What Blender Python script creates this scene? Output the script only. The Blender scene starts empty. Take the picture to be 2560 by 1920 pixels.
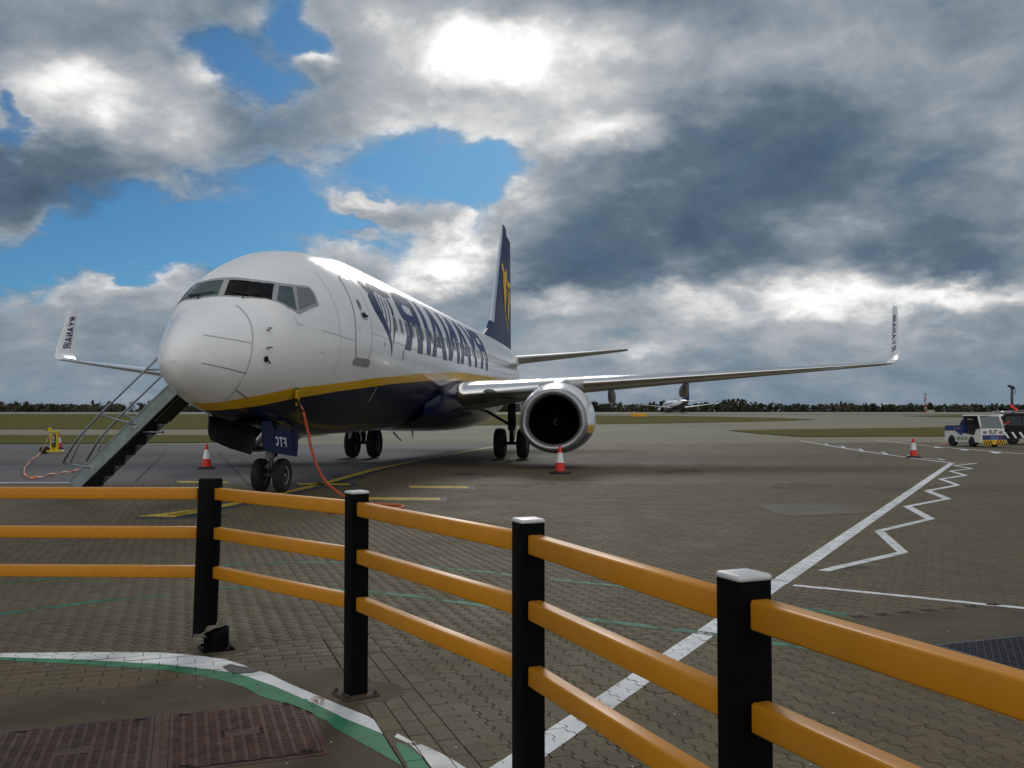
import bpy, math, random
import numpy as np
from math import sin, cos, pi, radians, sqrt, atan2
from mathutils import Vector, Matrix
from mathutils.geometry import delaunay_2d_cdt

random.seed(7)
rng = np.random.default_rng(11)
scn = bpy.context.scene
COL = scn.collection

# ------------------------------------------------------------------ camera
F, HOR, HCAM = 2276.0, 1044.4, 1.5175           # focal length in photo pixels, horizon row, eye height
PITCH = math.atan((HOR - 960) / F)
cam_d = bpy.data.cameras.new('camera')
cam = bpy.data.objects.new('camera', cam_d)
COL.objects.link(cam)
cam.location = (0, 0, HCAM)
cam.rotation_euler = (pi / 2 + PITCH, 0, 0)
cam_d.sensor_width = 36.0
cam_d.lens = 36.0 * F / 2560
cam_d.clip_start = 0.05
cam_d.clip_end = 20000
scn.camera = cam

# ------------------------------------------------------------------ sky
SUN_EL, SUN_AZ = radians(24), radians(1.0)
SKY_K = 0.1
world = bpy.data.worlds.new('World')
scn.world = world
world.use_nodes = True


def build_sky():
    nt = world.node_tree
    nt.nodes.clear()
    N, L = nt.nodes.new, nt.links.new

    def put(sock, v):
        if isinstance(v, bpy.types.NodeSocket):
            L(v, sock)
        else:
            sock.default_value = v

    def m(op, a, b=None, c=None, clamp=False):
        n = N('ShaderNodeMath'); n.operation = op; n.use_clamp = clamp
        put(n.inputs[0], a)
        if b is not None: put(n.inputs[1], b)
        if c is not None: put(n.inputs[2], c)
        return n.outputs[0]

    def vm(op, a, b=None, s=None):
        n = N('ShaderNodeVectorMath'); n.operation = op
        put(n.inputs[0], a)
        if b is not None: put(n.inputs[1], b)
        if s is not None: put(n.inputs['Scale'], s)
        return n.outputs['Value'] if op in ('LENGTH', 'DOT_PRODUCT') else n.outputs[0]

    def noise(vec, scale, detail=6, rough=0.55, dist=0.0, color=False):
        n = N('ShaderNodeTexNoise'); n.noise_dimensions = '3D'
        put(n.inputs['Vector'], vec)
        n.inputs['Scale'].default_value = scale; n.inputs['Detail'].default_value = detail
        n.inputs['Roughness'].default_value = rough; n.inputs['Distortion'].default_value = dist
        return n.outputs['Color' if color else 'Fac']

    def mr(v, a, b, c=0.0, d=1.0, smooth=True):
        n = N('ShaderNodeMapRange'); n.interpolation_type = 'SMOOTHSTEP' if smooth else 'LINEAR'
        put(n.inputs[0], v)
        for i, x in enumerate((a, b, c, d)): put(n.inputs[1 + i], x)
        return n.outputs[0]

    def ramp(v, stops):
        n = N('ShaderNodeValToRGB'); r = n.color_ramp
        while len(r.elements) < len(stops): r.elements.new(0.5)
        for e, (p, c) in zip(r.elements, stops):
            e.position = p; e.color = (*c, 1)
        L(v, n.inputs[0])
        return n.outputs[0]

    def mix(f, a, b):
        n = N('ShaderNodeMix'); n.data_type = 'RGBA'
        put(n.inputs['Factor'], f); put(n.inputs[6], a); put(n.inputs[7], b)
        return n.outputs[2]

    co = N('ShaderNodeTexCoord').outputs['Generated']
    d0 = vm('NORMALIZE', co)
    # billows: warp the direction with noise so that cloud edges curl
    sep = N('ShaderNodeSeparateXYZ'); L(d0, sep.inputs[0])
    # the cloud deck seen in perspective: patterns flatten towards the horizon
    deck = vm('SCALE', d0, s=m('DIVIDE', 1.0, m('ADD', m('MAXIMUM', sep.outputs['Z'], 0.0), 0.62)))
    flat = vm('MULTIPLY', deck, (1.0, 1.0, 1.6))
    w1 = vm('SUBTRACT', noise(flat, 5.0, 2, 0.5, color=True), (0.5, 0.5, 0.5))
    w2 = vm('SUBTRACT', noise(flat, 17.0, 4, 0.6, color=True), (0.5, 0.5, 0.5))
    d = vm('ADD', d0, vm('SCALE', w1, s=0.10))
    d = vm('ADD', d, vm('SCALE', w2, s=0.055))

    def direction(px, py):
        u, v = (px - 1280) / F, (960 - py) / F
        return Vector((u, cos(PITCH) - v * sin(PITCH), sin(PITCH) + v * cos(PITCH))).normalized()

    def blob(px, py, rx, ry, amp, rot=0.0, hard=0.0):
        c = direction(px, py)
        n = N('ShaderNodeMapping'); n.vector_type = 'TEXTURE'
        put(n.inputs['Vector'], d)
        n.inputs['Location'].default_value = c
        az = atan2(c.x, c.y); el = math.asin(c.z)
        R = Matrix.Rotation(-az, 3, 'Z') @ Matrix.Rotation(el, 3, 'X') @ Matrix.Rotation(radians(rot), 3, 'Y')
        n.inputs['Rotation'].default_value = R.to_euler()
        n.inputs['Scale'].default_value = (rx / F, 0.5, ry / F)
        ln = vm('LENGTH', n.outputs[0])
        return mr(ln, 1.25, hard, 0.0, amp)

    def total(lst):
        s = None
        for b in lst:
            v = blob(*b)
            s = v if s is None else m('ADD', s, v)
        return s

    f1 = noise(flat, 3.2, 5, 0.55, 0.3)
    f2 = noise(vm('ADD', flat, (3.1, 1.7, 5.2)), 8.6, 6, 0.60, 0.25)
    f3 = noise(vm('ADD', flat, (7.7, 2.1, 0.4)), 26.0, 5, 0.62, 0.15)

    # coverage: cloud everywhere except where the blue shows
    holes = total(HOLES)
    puffs = total(PUFFS)
    cov = m('ADD', 0.95, m('MULTIPLY', m('SUBTRACT', f2, 0.5), 1.25))
    cov = m('ADD', cov, m('MULTIPLY', m('SUBTRACT', f3, 0.5), 0.24))
    cov = m('SUBTRACT', cov, holes)
    cov = m('ADD', cov, puffs)
    mask = mr(cov, 0.04, 0.92)

    # brightness of the cloud
    glow = total(GLOWS)
    dark = total(DARKS)
    br = m('ADD', 0.395, m('MULTIPLY', m('SUBTRACT', f1, 0.5), 0.85))
    br = m('ADD', br, m('MULTIPLY', m('SUBTRACT', f2, 0.5), 1.15))
    br = m('ADD', br, m('MULTIPLY', m('SUBTRACT', f3, 0.5), 0.26))
    br = m('ADD', br, glow)
    br = m('SUBTRACT', br, dark)
    # thin sunlit rims where the cover breaks
    rim = m('MULTIPLY', mr(cov, 0.35, 0.62), mr(cov, 1.15, 0.66))
    br = m('ADD', br, m('MULTIPLY', rim, 0.15))
    # clouds opposite the sun are lit from the front
    front = mr(sep.outputs['Y'], 0.35, -0.55, 0.0, 0.46)
    br = m('ADD', br, front)
    br = m('MAXIMUM', m('MINIMUM', br, 1.0), 0.0)
    cloud = ramp(br, [(0.0, (0.062, 0.097, 0.148)), (0.22, (0.115, 0.162, 0.218)), (0.45, (0.255, 0.305, 0.350)),
                      (0.68, (0.455, 0.478, 0.50)), (0.86, (0.76, 0.755, 0.745)), (1.0, (1.05, 1.04, 1.02))])
    # air: towards the horizon clouds sink into blue-grey
    low = mr(sep.outputs['Z'], 0.11, -0.01, 0.0, 0.50)
    cloud = mix(low, cloud, (0.150, 0.225, 0.310, 1))

    sky = N('ShaderNodeTexSky'); sky.sky_type = 'NISHITA'; sky.sun_disc = False
    sky.sun_elevation = SUN_EL; sky.sun_rotation = SUN_AZ
    sky.air_density = 1.0; sky.dust_density = 0.3; sky.ozone_density = 3.0
    blue = mix(1.0, sky.outputs[0], BLUE_TINT)
    blue.node.blend_type = 'MULTIPLY'
    blue = mix(mr(sep.outputs['Z'], 0.10, 0.0, 0.0, 0.7), blue, (1.85, 2.62, 3.35, 1))
    cl10 = vm('SCALE', cloud, s=1.0 / SKY_K)
    final = mix(mask, blue, cl10)
    bg = N('ShaderNodeBackground'); bg.inputs['Strength'].default_value = SKY_K
    L(final, bg.inputs['Color'])
    out = N('ShaderNodeOutputWorld'); L(bg.outputs[0], out.inputs[0])


BLUE_TINT = (0.19, 0.40, 0.56, 1)
# (photo column, row, half width, half height, amount, tilt, hardness)
HOLES = [(120, 625, 330, 85, 1.3, -8), (480, 570, 290, 90, 1.25, 8), (760, 515, 290, 120, 1.3, 16), (1050, 435, 230, 105, 1.25, 12),
         (1230, 405, 110, 60, .8, 20), (5, 320, 34, 80, .75, 0), (580, 140, 190, 85, 1.3, 14), (740, 50, 75, 110, 1.25, -15),
         (1190, 520, 90, 80, .8, 30), (420, 640, 300, 45, .8, 0)]
PUFFS = [(950, 525, 105, 40, 1.0, 18), (890, 580, 90, 25, .6, 8), (750, 150, 75, 50, .9, 35), (1130, 640, 150, 80, .6, 10),
         (230, 670, 110, 40, .6, 0), (430, 650, 110, 35, .5, 0)]
GLOWS = [(1255, 115, 165, 105, .42, 0), (1230, 130, 460, 220, .30, 10), (130, 240, 200, 130, .42, -10), (330, 260, 300, 90, .26, 0), (510, 195, 90, 45, .30, -10),
         (1540, 340, 150, 65, .40, 15), (1430, 390, 90, 60, .25, 20), (1330, 480, 110, 60, .22, 20), (770, 130, 60, 40, .4, 30), (700, 30, 120, 50, .30, 0),
         (1090, 650, 170, 85, .62, 5), (1180, 600, 60, 60, .3, 0), (240, 680, 170, 50, .22, 0), (430, 650, 150, 50, .2, 0), (960, 520, 80, 30, .35, 15),
         (2230, 745, 360, 75, .42, 3), (2450, 740, 200, 60, .28, 0), (1690, 790, 190, 60, .40, 8), (1380, 760, 170, 50, .28, 5), (1950, 780, 240, 55, .30, 3), (1600, 880, 300, 40, .16, 0), (1900, 110, 420, 130, .14, 10), (1480, 60, 240, 80, .20, 10),
         (1180, 340, 330, 70, .22, 8), (820, 390, 320, 70, .16, 14), (1900, 860, 460, 70, .10, 0), (100, 830, 300, 90, .08, 0)]
DARKS = [(1650, 530, 520, 230, .30, 14), (2150, 430, 460, 220, .24, 14), (1380, 660, 300, 110, .28, 10), (180, 830, 420, 90, .14, 0), (1900, 300, 300, 120, .10, 14), (2390, 620, 240, 85, .28, 4), (1780, 610, 300, 80, .14, 10),
         (190, 480, 300, 100, .26, 14), (620, 290, 190, 70, .16, 24), (400, 40, 340, 70, .10, 0), (1850, 680, 300, 60, .10, 8), (2480, 130, 170, 220, .12, 0)]
build_sky()

sun_d = bpy.data.lights.new('sun', 'SUN')
sun_d.energy = 0.6
sun_d.angle = radians(12)
sun_d.color = (1.0, 0.95, 0.88)
sun = bpy.data.objects.new('sun', sun_d)
COL.objects.link(sun)
sd = Vector((sin(SUN_AZ) * cos(SUN_EL), cos(SUN_AZ) * cos(SUN_EL), sin(SUN_EL)))
sun.rotation_euler = sd.to_track_quat('Z', 'Y').to_euler()
sun.location = (0, 60, 40)

scn.view_settings.view_transform = 'Standard'
scn.view_settings.look = 'None'
scn.view_settings.gamma = 1.0
scn.view_settings.use_curve_mapping = False
scn.view_settings.exposure = 0.0
scn.render.engine = 'CYCLES'


# ------------------------------------------------------------------ helpers
def terrain(y):
    """height of the airfield: level apron, a gentle rise to the runway crest"""
    if y <= 90: return 0.0
    t = min((y - 90) / 330.0, 1.0)
    return 4.2 * t ** 1.5


def ray(px, py):
    u, v = (px - 1280) / F, (960 - py) / F
    return u, cos(PITCH) - v * sin(PITCH), sin(PITCH) + v * cos(PITCH)


def G(px, py, z=0.0):
    """point of the level ground seen at a photo pixel"""
    x, y, zz = ray(px, py)
    k = (z - HCAM) / zz
    return Vector((x * k, y * k, z))


def GT(px, py):
    """point of the airfield terrain seen at a photo pixel"""
    x, y, zz = ray(px, py)
    lo, hi = 5.0, 420.0
    for _ in range(60):
        mid = (lo + hi) / 2
        if HCAM + zz / y * mid > terrain(mid): lo = mid
        else: hi = mid
    return Vector((x / y * lo, lo, terrain(lo)))


def at(px, py, Y):
    """point at a given distance down the view axis"""
    x, y, zz = ray(px, py)
    k = Y / y
    return Vector((x * k, Y, HCAM + zz * k))


def tag(o, label=None, cat=None, group=None, kind=None):
    if label: o['label'] = label
    if cat: o['category'] = cat
    if group: o['group'] = group
    if kind: o['kind'] = kind
    return o


def thing(name, label, cat, loc=(0, 0, 0), rotz=0.0, group=None, scale=1.0):
    o = bpy.data.objects.new(name, None)
    COL.objects.link(o)
    o.empty_display_size = 0.3
    o.location = loc
    o.rotation_euler = (0, 0, rotz)
    o.scale = (scale,) * 3
    return tag(o, label, cat, group)


def copy_tree(o, parent=None):
    c = o.copy()
    COL.objects.link(c)
    c.parent = parent
    for ch in o.children:
        copy_tree(ch, c)
    return c


class M:
    """collects shapes into one mesh"""

    def __init__(s):
        s.v, s.f, s.mi, s.sm = [], [], [], []

    def add(s, vs, fs, mi=0, smooth=False, xf=None):
        b = len(s.v)
        if xf is not None: vs = [xf @ Vector(p) for p in vs]
        s.v += [tuple(p) for p in vs]
        for k, f in enumerate(fs):
            s.f.append([b + i for i in f])
            s.mi.append(mi[k] if isinstance(mi, (list, tuple)) else mi)
            s.sm.append(smooth)
        return s

    def box(s, c, d, mi=0, rot=None, xf=None, bev=0.0):
        x, y, z = (k / 2 for k in d)
        R = rot if rot is not None else Matrix.Identity(3)
        if bev > 0:
            b = min(bev, 0.45 * min(x, y, z) * 2)
            vs, fs = [], []
            ring = [(-x + b, -y), (x - b, -y), (x, -y + b), (x, y - b), (x - b, y), (-x + b, y), (-x, y - b), (-x, -y + b)]
            lv = [(-z, 1 - b / max(x, y)), (-z + b, 1), (z - b, 1), (z, 1 - b / max(x, y))]
            for zz, k in lv:
                for p in ring:
                    q = (p[0] * (x - b * (k < 1)) / x, p[1] * (y - b * (k < 1)) / y)
                    vs.append(R @ Vector((q[0], q[1], zz)) + Vector(c))
            for i in range(3):
                for j in range(8):
                    fs.append((i * 8 + j, i * 8 + (j + 1) % 8, (i + 1) * 8 + (j + 1) % 8, (i + 1) * 8 + j))
            fs.append(tuple(range(7, -1, -1))); fs.append(tuple(range(24, 32)))
            return s.add(vs, fs, mi, False, xf)
        vs = [R @ Vector((sx * x, sy * y, sz * z)) + Vector(c) for sz in (-1, 1) for sx, sy in ((-1, -1), (1, -1), (1, 1), (-1, 1))]
        fs = [(3, 2, 1, 0), (4, 5, 6, 7), (0, 1, 5, 4), (1, 2, 6, 5), (2, 3, 7, 6), (3, 0, 4, 7)]
        return s.add(vs, fs, mi, False, xf)

    def loft(s, rings, mi=0, closed=True, caps=(True, True), smooth=True, flip=False):
        n = len(rings[0]); vs = [p for r in rings for p in r]; fs = []; mm = []
        for i in range(len(rings) - 1):
            for j in range(n if closed else n - 1):
                k = (j + 1) % n
                f = (i * n + j, i * n + k, (i + 1) * n + k, (i + 1) * n + j)
                fs.append(f[::-1] if flip else f)
                mm.append(mi(i, j) if callable(mi) else mi)
        if caps[0]: fs.append(tuple(range(n)) if flip else tuple(range(n - 1, -1, -1))); mm.append(mm[0])
        e = (len(rings) - 1) * n
        if caps[1]: fs.append(tuple(range(e + n - 1, e - 1, -1)) if flip else tuple(range(e, e + n))); mm.append(mm[-1])
        return s.add(vs, fs, mm, smooth)

    def tube(s, pts, r, n=8, mi=0, smooth=True, caps=True):
        pts = [Vector(p) for p in pts]; rings = []
        up = Vector((0, 0, 1))
        prev = None
        for i, p in enumerate(pts):
            t = (pts[min(i + 1, len(pts) - 1)] - pts[max(i - 1, 0)]).normalized()
            if prev is None:
                a = t.cross(up if abs(t.z) < 0.95 else Vector((1, 0, 0))).normalized()
            else:
                a = (prev - t * prev.dot(t)).normalized()
            prev = a
            b = t.cross(a)
            rr = r[i] if isinstance(r, (list, tuple)) else r
            rings.append([p + (a * cos(2 * pi * k / n) + b * sin(2 * pi * k / n)) * rr for k in range(n)])
        return s.loft(rings, mi, True, (caps, caps), smooth, True)

    def lathe(s, prof, c=(0, 0, 0), axis='Z', n=24, mi=0, smooth=True, caps=(True, True)):
        rings = []
        for r, h in prof:
            ring = []
            for k in range(n):
                a = 2 * pi * k / n
                x, y = r * cos(a), r * sin(a)
                p = {'Z': (x, y, h), 'Y': (x, h, -y), 'X': (h, x, y)}[axis]
                ring.append(Vector(p) + Vector(c))
            rings.append(ring)
        return s.loft(rings, mi, True, caps, smooth)

    def prism(s, poly, t0, t1, plane='YZ', mi=0):
        """extrude an outline drawn in a plane between t0 and t1 along the third axis"""
        def P(a, b, t): return {'YZ': (t, a, b), 'XZ': (a, t, b), 'XY': (a, b, t)}[plane]
        n = len(poly)
        ar = sum(poly[i][0] * poly[(i + 1) % n][1] - poly[(i + 1) % n][0] * poly[i][1] for i in range(n))
        if (ar < 0) != (plane == 'XZ'): poly = poly[::-1]
        vs = [P(a, b, t0) for a, b in poly] + [P(a, b, t1) for a, b in poly]
        fs = [tuple(range(n - 1, -1, -1)), tuple(range(n, 2 * n))] + [(i, (i + 1) % n, n + (i + 1) % n, n + i) for i in range(n)]
        return s.add(vs, fs, mi)

    def build(s, name, mats, parent=None, auto=None):
        me = bpy.data.meshes.new(name)
        me.from_pydata(s.v, [], s.f)
        if not isinstance(mats, (list, tuple)): mats = [mats]
        for m in mats: me.materials.append(m)
        me.polygons.foreach_set('material_index', s.mi)
        me.polygons.foreach_set('use_smooth', s.sm)
        me.update()
        if auto: me.set_sharp_from_angle(angle=radians(auto))
        o = bpy.data.objects.new(name, me)
        COL.objects.link(o)
        if parent: o.parent = parent
        return o


def inside(p, loops):
    c = False
    x, y = p
    for lp in loops:
        n = len(lp)
        for i in range(n):
            x1, y1 = lp[i]; x2, y2 = lp[(i + 1) % n]
            if (y1 > y) != (y2 > y) and x < (x2 - x1) * (y - y1) / (y2 - y1) + x1: c = not c
    return c


def tess(loops, grid=None):
    """triangulate outlines (with holes); optional grid of inner points so that the patch can bend"""
    vs, es = [], []
    for lp in loops:
        if grid:
            q = []
            for i in range(len(lp)):
                a, b = Vector(lp[i]), Vector(lp[(i + 1) % len(lp)])
                k = max(1, int((b - a).length / grid + 0.5))
                q += [a.lerp(b, t / k) for t in range(k)]
        else:
            q = [Vector(p) for p in lp]
        b = len(vs)
        vs += q
        es += [(b + i, b + (i + 1) % len(q)) for i in range(len(q))]
    lps = [[tuple(p) for p in lp] for lp in loops]
    if grid:
        xs = [p[0] for p in lps[0]]; ys = [p[1] for p in lps[0]]
        nx = int((max(xs) - min(xs)) / grid); ny = int((max(ys) - min(ys)) / grid)
        for i in range(1, nx + 1):
            for j in range(1, ny + 1):
                p = (min(xs) + (i - 0.13) * grid, min(ys) + (j - 0.17) * grid)
                if inside(p, lps): vs.append(Vector(p))
    r = delaunay_2d_cdt(vs, es, [], 0, 1e-6)
    out, fs = r[0], []
    for f in r[2]:
        c = (sum(out[i][0] for i in f) / len(f), sum(out[i][1] for i in f) / len(f))
        if inside(c, lps): fs.append(tuple(f))
    return out, fs


# ------------------------------------------------------------------ materials
MATS = {}


def mat(name, col, rough=0.6, metal=0.0, coat=0.0, var=0.0, vscale=4.0, bump=0.0, bscale=60.0, spec=0.5, world_pos=False, col2=None, emit=None):
    if name in MATS: return MATS[name]
    m = bpy.data.materials.new(name); m.use_nodes = True
    nt = m.node_tree; b = nt.nodes['Principled BSDF']
    b.inputs['Base Color'].default_value = (*col, 1)
    b.inputs['Roughness'].default_value = rough
    b.inputs['Metallic'].default_value = metal
    b.inputs['Specular IOR Level'].default_value = spec
    if coat:
        b.inputs['Coat Weight'].default_value = coat
        b.inputs['Coat Roughness'].default_value = 0.04
    if var or bump or col2:
        if world_pos:
            co = nt.nodes.new('ShaderNodeNewGeometry').outputs['Position']
        else:
            co = nt.nodes.new('ShaderNodeTexCoord').outputs['Object']
    if var or col2:
        n = nt.nodes.new('ShaderNodeTexNoise'); n.inputs['Scale'].default_value = vscale
        n.inputs['Detail'].default_value = 6; n.inputs['Roughness'].default_value = 0.6
        nt.links.new(co, n.inputs['Vector'])
        mx = nt.nodes.new('ShaderNodeMix'); mx.data_type = 'RGBA'
        c2 = col2 if col2 else tuple(c * (1 - var) for c in col)
        mx.inputs[6].default_value = (*c2, 1)
        mx.inputs[7].default_value = (*(tuple(min(1, c * (1 + var * 0.6)) for c in col)), 1)
        r = nt.nodes.new('ShaderNodeMapRange'); r.inputs[1].default_value = 0.35; r.inputs[2].default_value = 0.65
        nt.links.new(n.outputs['Fac'], r.inputs[0]); nt.links.new(r.outputs[0], mx.inputs['Factor'])
        nt.links.new(mx.outputs[2], b.inputs['Base Color'])
    if bump:
        n2 = nt.nodes.new('ShaderNodeTexNoise'); n2.inputs['Scale'].default_value = bscale
        n2.inputs['Detail'].default_value = 4
        nt.links.new(co, n2.inputs['Vector'])
        bp = nt.nodes.new('ShaderNodeBump'); bp.inputs['Strength'].default_value = bump; bp.inputs['Distance'].default_value = 0.01
        nt.links.new(n2.outputs['Fac'], bp.inputs['Height']); nt.links.new(bp.outputs[0], b.inputs['Normal'])
    if emit:
        b.inputs['Emission Color'].default_value = (*emit, 1); b.inputs['Emission Strength'].default_value = 1
    MATS[name] = m
    return m


def worn_paint(name, col, amount, scale=7.0, var=0.25, rough=0.7):
    """paint with chips missing, so the surface under it shows"""
    if name in MATS: return MATS[name]
    m = mat(name, col, rough, var=var, vscale=3.0, world_pos=True)
    nt = m.node_tree; b = nt.nodes['Principled BSDF']; out = nt.nodes['Material Output']
    geo = nt.nodes.new('ShaderNodeNewGeometry').outputs['Position']
    n = nt.nodes.new('ShaderNodeTexNoise'); n.inputs['Scale'].default_value = scale
    n.inputs['Detail'].default_value = 9; n.inputs['Roughness'].default_value = 0.72
    nt.links.new(geo, n.inputs['Vector'])
    r = nt.nodes.new('ShaderNodeMapRange'); r.inputs[1].default_value = amount - 0.03; r.inputs[2].default_value = amount + 0.03
    nt.links.new(n.outputs['Fac'], r.inputs[0])
    tr = nt.nodes.new('ShaderNodeBsdfTransparent'); ms = nt.nodes.new('ShaderNodeMixShader')
    nt.links.new(r.outputs[0], ms.inputs[0]); nt.links.new(tr.outputs[0], ms.inputs[1]); nt.links.new(b.outputs[0], ms.inputs[2])
    nt.links.new(ms.outputs[0], out.inputs[0])
    return m


def paving_material(name, base, dark, warm, brick=False):
    """concrete blocks: per-block tint, stains, speckle"""
    m = bpy.data.materials.new(name); m.use_nodes = True
    nt = m.node_tree; N, L = nt.nodes.new, nt.links.new
    b = nt.nodes['Principled BSDF']
    pos = N('ShaderNodeNewGeometry').outputs['Position']

    def noise(s, det=5, r=0.6):
        n = N('ShaderNodeTexNoise'); n.inputs['Scale'].default_value = s; n.inputs['Detail'].default_value = det
        n.inputs['Roughness'].default_value = r; L(pos, n.inputs['Vector']); return n.outputs['Fac']

    def mr(v, a, c):
        n = N('ShaderNodeMapRange'); n.inputs[1].default_value = a; n.inputs[2].default_value = c
        L(v, n.inputs[0]); return n.outputs[0]

    def mix(f, a, c, mode='MIX'):
        n = N('ShaderNodeMix'); n.data_type = 'RGBA'; n.blend_type = mode
        for s, v in ((n.inputs['Factor'], f), (n.inputs[6], a), (n.inputs[7], c)):
            if isinstance(v, bpy.types.NodeSocket): L(v, s)
            else: s.default_value = v
        return n.outputs[2]
    if brick:
        # far paving: blocks too small to tell apart, so the pattern is only a tint
        mp = N('ShaderNodeMapping'); mp.inputs['Rotation'].default_value = (0, 0, -(pi / 2 + PAV_A))
        L(pos, mp.inputs['Vector'])
        bk = N('ShaderNodeTexBrick'); L(mp.outputs[0], bk.inputs['Vector'])
        bk.inputs['Scale'].default_value = 1.0; bk.inputs['Brick Width'].default_value = 0.225; bk.inputs['Row Height'].default_value = 0.1125
        bk.inputs['Mortar Size'].default_value = 0.006
        bk.inputs['Color1'].default_value = (0.2, 0.2, 0.2, 1); bk.inputs['Color2'].default_value = (0.9, 0.9, 0.9, 1); bk.inputs['Mortar'].default_value = (0, 0, 0, 1)
        bw = N('ShaderNodeRGBToBW'); L(bk.outputs['Color'], bw.inputs[0]); tint = bw.outputs[0]
    else:
        a = N('ShaderNodeAttribute'); a.attribute_name = 'tint'; tint = a.outputs['Fac']
    c = mix(tint, (*dark, 1), (*base, 1))
    c = mix(mr(noise(0.55, 4), 0.42, 0.66), c, mix(tint, (*[k * 0.8 for k in warm], 1), (*warm, 1)))
    st = mr(noise(0.16, 6, 0.65), 0.56, 0.74)
    c = mix(st, c, mix(0.62, c, (0.018, 0.017, 0.016, 1)))
    fine = mr(noise(38, 4, 0.7), 0.30, 0.75)
    c = mix(1.0, c, mix(fine, (0.62, 0.62, 0.62, 1), (1.28, 1.27, 1.22, 1)), 'MULTIPLY')
    sp = mr(noise(210, 2), 0.66, 0.72)
    c = mix(sp, c, (0.30, 0.29, 0.25, 1))
    L(c, b.inputs['Base Color'])
    rg = N('ShaderNodeMapRange'); L(noise(1.2, 4), rg.inputs[0]); rg.inputs[3].default_value = 0.62; rg.inputs[4].default_value = 0.9
    L(rg.outputs[0], b.inputs['Roughness'])
    b.inputs['Specular IOR Level'].default_value = 0.3
    bp = N('ShaderNodeBump'); bp.inputs['Strength'].default_value = 0.35; bp.inputs['Distance'].default_value = 0.004
    L(noise(150, 5, 0.7), bp.inputs['Height']); L(bp.outputs[0], b.inputs['Normal'])
    return m


PAV_A = radians(19.8)          # heading of the block rows

WHITE = mat('aircraft_white', (0.82, 0.83, 0.845), 0.20, coat=0.10, var=0.03, vscale=1.2, spec=0.38)
NAVY = mat('aircraft_navy', (0.0035, 0.008, 0.042), 0.22, coat=0.3, spec=0.3)
YELLOW = mat('aircraft_yellow', (0.80, 0.46, 0.006), 0.3, coat=0.6)
FINNAVY = mat('fin_navy', (0.006, 0.015, 0.085), 0.45, spec=0.14)
FINYEL = mat('fin_yellow', (0.80, 0.46, 0.006), 0.5, spec=0.25)
LETTER = mat('lettering_navy', (0.007, 0.020, 0.10), 0.38, coat=0.08, spec=0.2)
WINGGREY = mat('wing_grey', (0.42, 0.43, 0.43), 0.42, var=0.1, vscale=0.8)
CHROME = mat('polished_metal', (0.82, 0.82, 0.83), 0.16, metal=1.0, var=0.06, vscale=1.5)
LIPMETAL = mat('inlet_lip_metal', (0.40, 0.40, 0.43), 0.42, metal=0.75, var=0.12, vscale=2)
GEARMETAL = mat('gear_metal', (0.20, 0.21, 0.22), 0.45, metal=0.3)
DARKMETAL = mat('dark_metal', (0.02, 0.02, 0.022), 0.5, metal=0.3)
BLACK = mat('inlet_black', (0.003, 0.003, 0.0035), 0.7, spec=0.1)
TYRE = mat('tyre_rubber', (0.012, 0.012, 0.013), 0.8, var=0.3, vscale=8)
RIM = mat('wheel_rim', (0.55, 0.56, 0.57), 0.4, metal=0.4)
GLASS = mat('cockpit_glass', (0.002, 0.0025, 0.004), 0.05, spec=0.16)
GLASSTINT = mat('side_glass', (0.05, 0.075, 0.08), 0.05, spec=0.9)
FRAME = mat('window_frame', (0.36, 0.37, 0.36), 0.45, metal=0.2)
SEAM = mat('panel_seam', (0.36, 0.36, 0.365), 0.6)
PANE = mat('cabin_pane', (0.10, 0.11, 0.12), 0.12)
SURROUND = mat('window_surround', (0.45, 0.46, 0.46), 0.45)
STRIPGREY = mat('sill_grey', (0.27, 0.27, 0.26), 0.5)
REDPLASTIC = mat('cone_red', (0.62, 0.022, 0.012), 0.5, var=0.15, vscale=9)
CONEWHITE = mat('cone_white', (0.72, 0.72, 0.74), 0.4)
RUBBER = mat('cone_base', (0.02, 0.02, 0.021), 0.75)
POSTBLACK = mat('post_black', (0.0028, 0.0028, 0.003), 0.6, var=0.3, vscale=14, bump=0.05, bscale=120, spec=0.08)
RAILYEL = mat('rail_yellow', (0.56, 0.222, 0.003), 0.46, var=0.06, vscale=5, bump=0.05, bscale=70)
CAPW = mat('cap_white', (0.56, 0.57, 0.60), 0.4, var=0.12, vscale=18)
RUST = mat('rusty_steel', (0.060, 0.034, 0.022), 0.8, var=0.5, vscale=20, bump=0.3, bscale=80)
STAIRGREY = mat('stair_paint', (0.22, 0.27, 0.28), 0.5, var=0.2, vscale=5)
TREAD = mat('stair_tread', (0.028, 0.028, 0.022), 0.7)
TUBE = mat('rail_tube', (0.27, 0.30, 0.34), 0.35, metal=0.7)
CABLE = mat('cable_orange', (0.48, 0.085, 0.022), 0.55, var=0.1, vscale=6)
TROLLEY = mat('trolley_yellow', (0.62, 0.47, 0.01), 0.5)
ORANGETAPE = mat('tape_orange', (0.85, 0.19, 0.06), 0.5, var=0.35, vscale=3, col2=(0.75, 0.42, 0.30))
SIGNYEL = mat('sign_amber', (0.72, 0.34, 0.01), 0.5)
TUGWHITE = mat('tug_white', (0.70, 0.71, 0.70), 0.4, coat=0.3)
TUGNAVY = mat('tug_navy', (0.012, 0.03, 0.16), 0.4, coat=0.3)
VANBLACK = mat('van_black', (0.004, 0.0045, 0.007), 0.35, coat=0.1, spec=0.2)
VANGLASS = mat('van_glass', (0.02, 0.025, 0.032), 0.06)
SILVER = mat('silver_paint', (0.45, 0.46, 0.47), 0.35, metal=0.6)
LIME = mat('hazard_lime', (0.45, 0.62, 0.01), 0.5)
AMBER = mat('hazard_amber', (0.70, 0.40, 0.02), 0.5)
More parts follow.
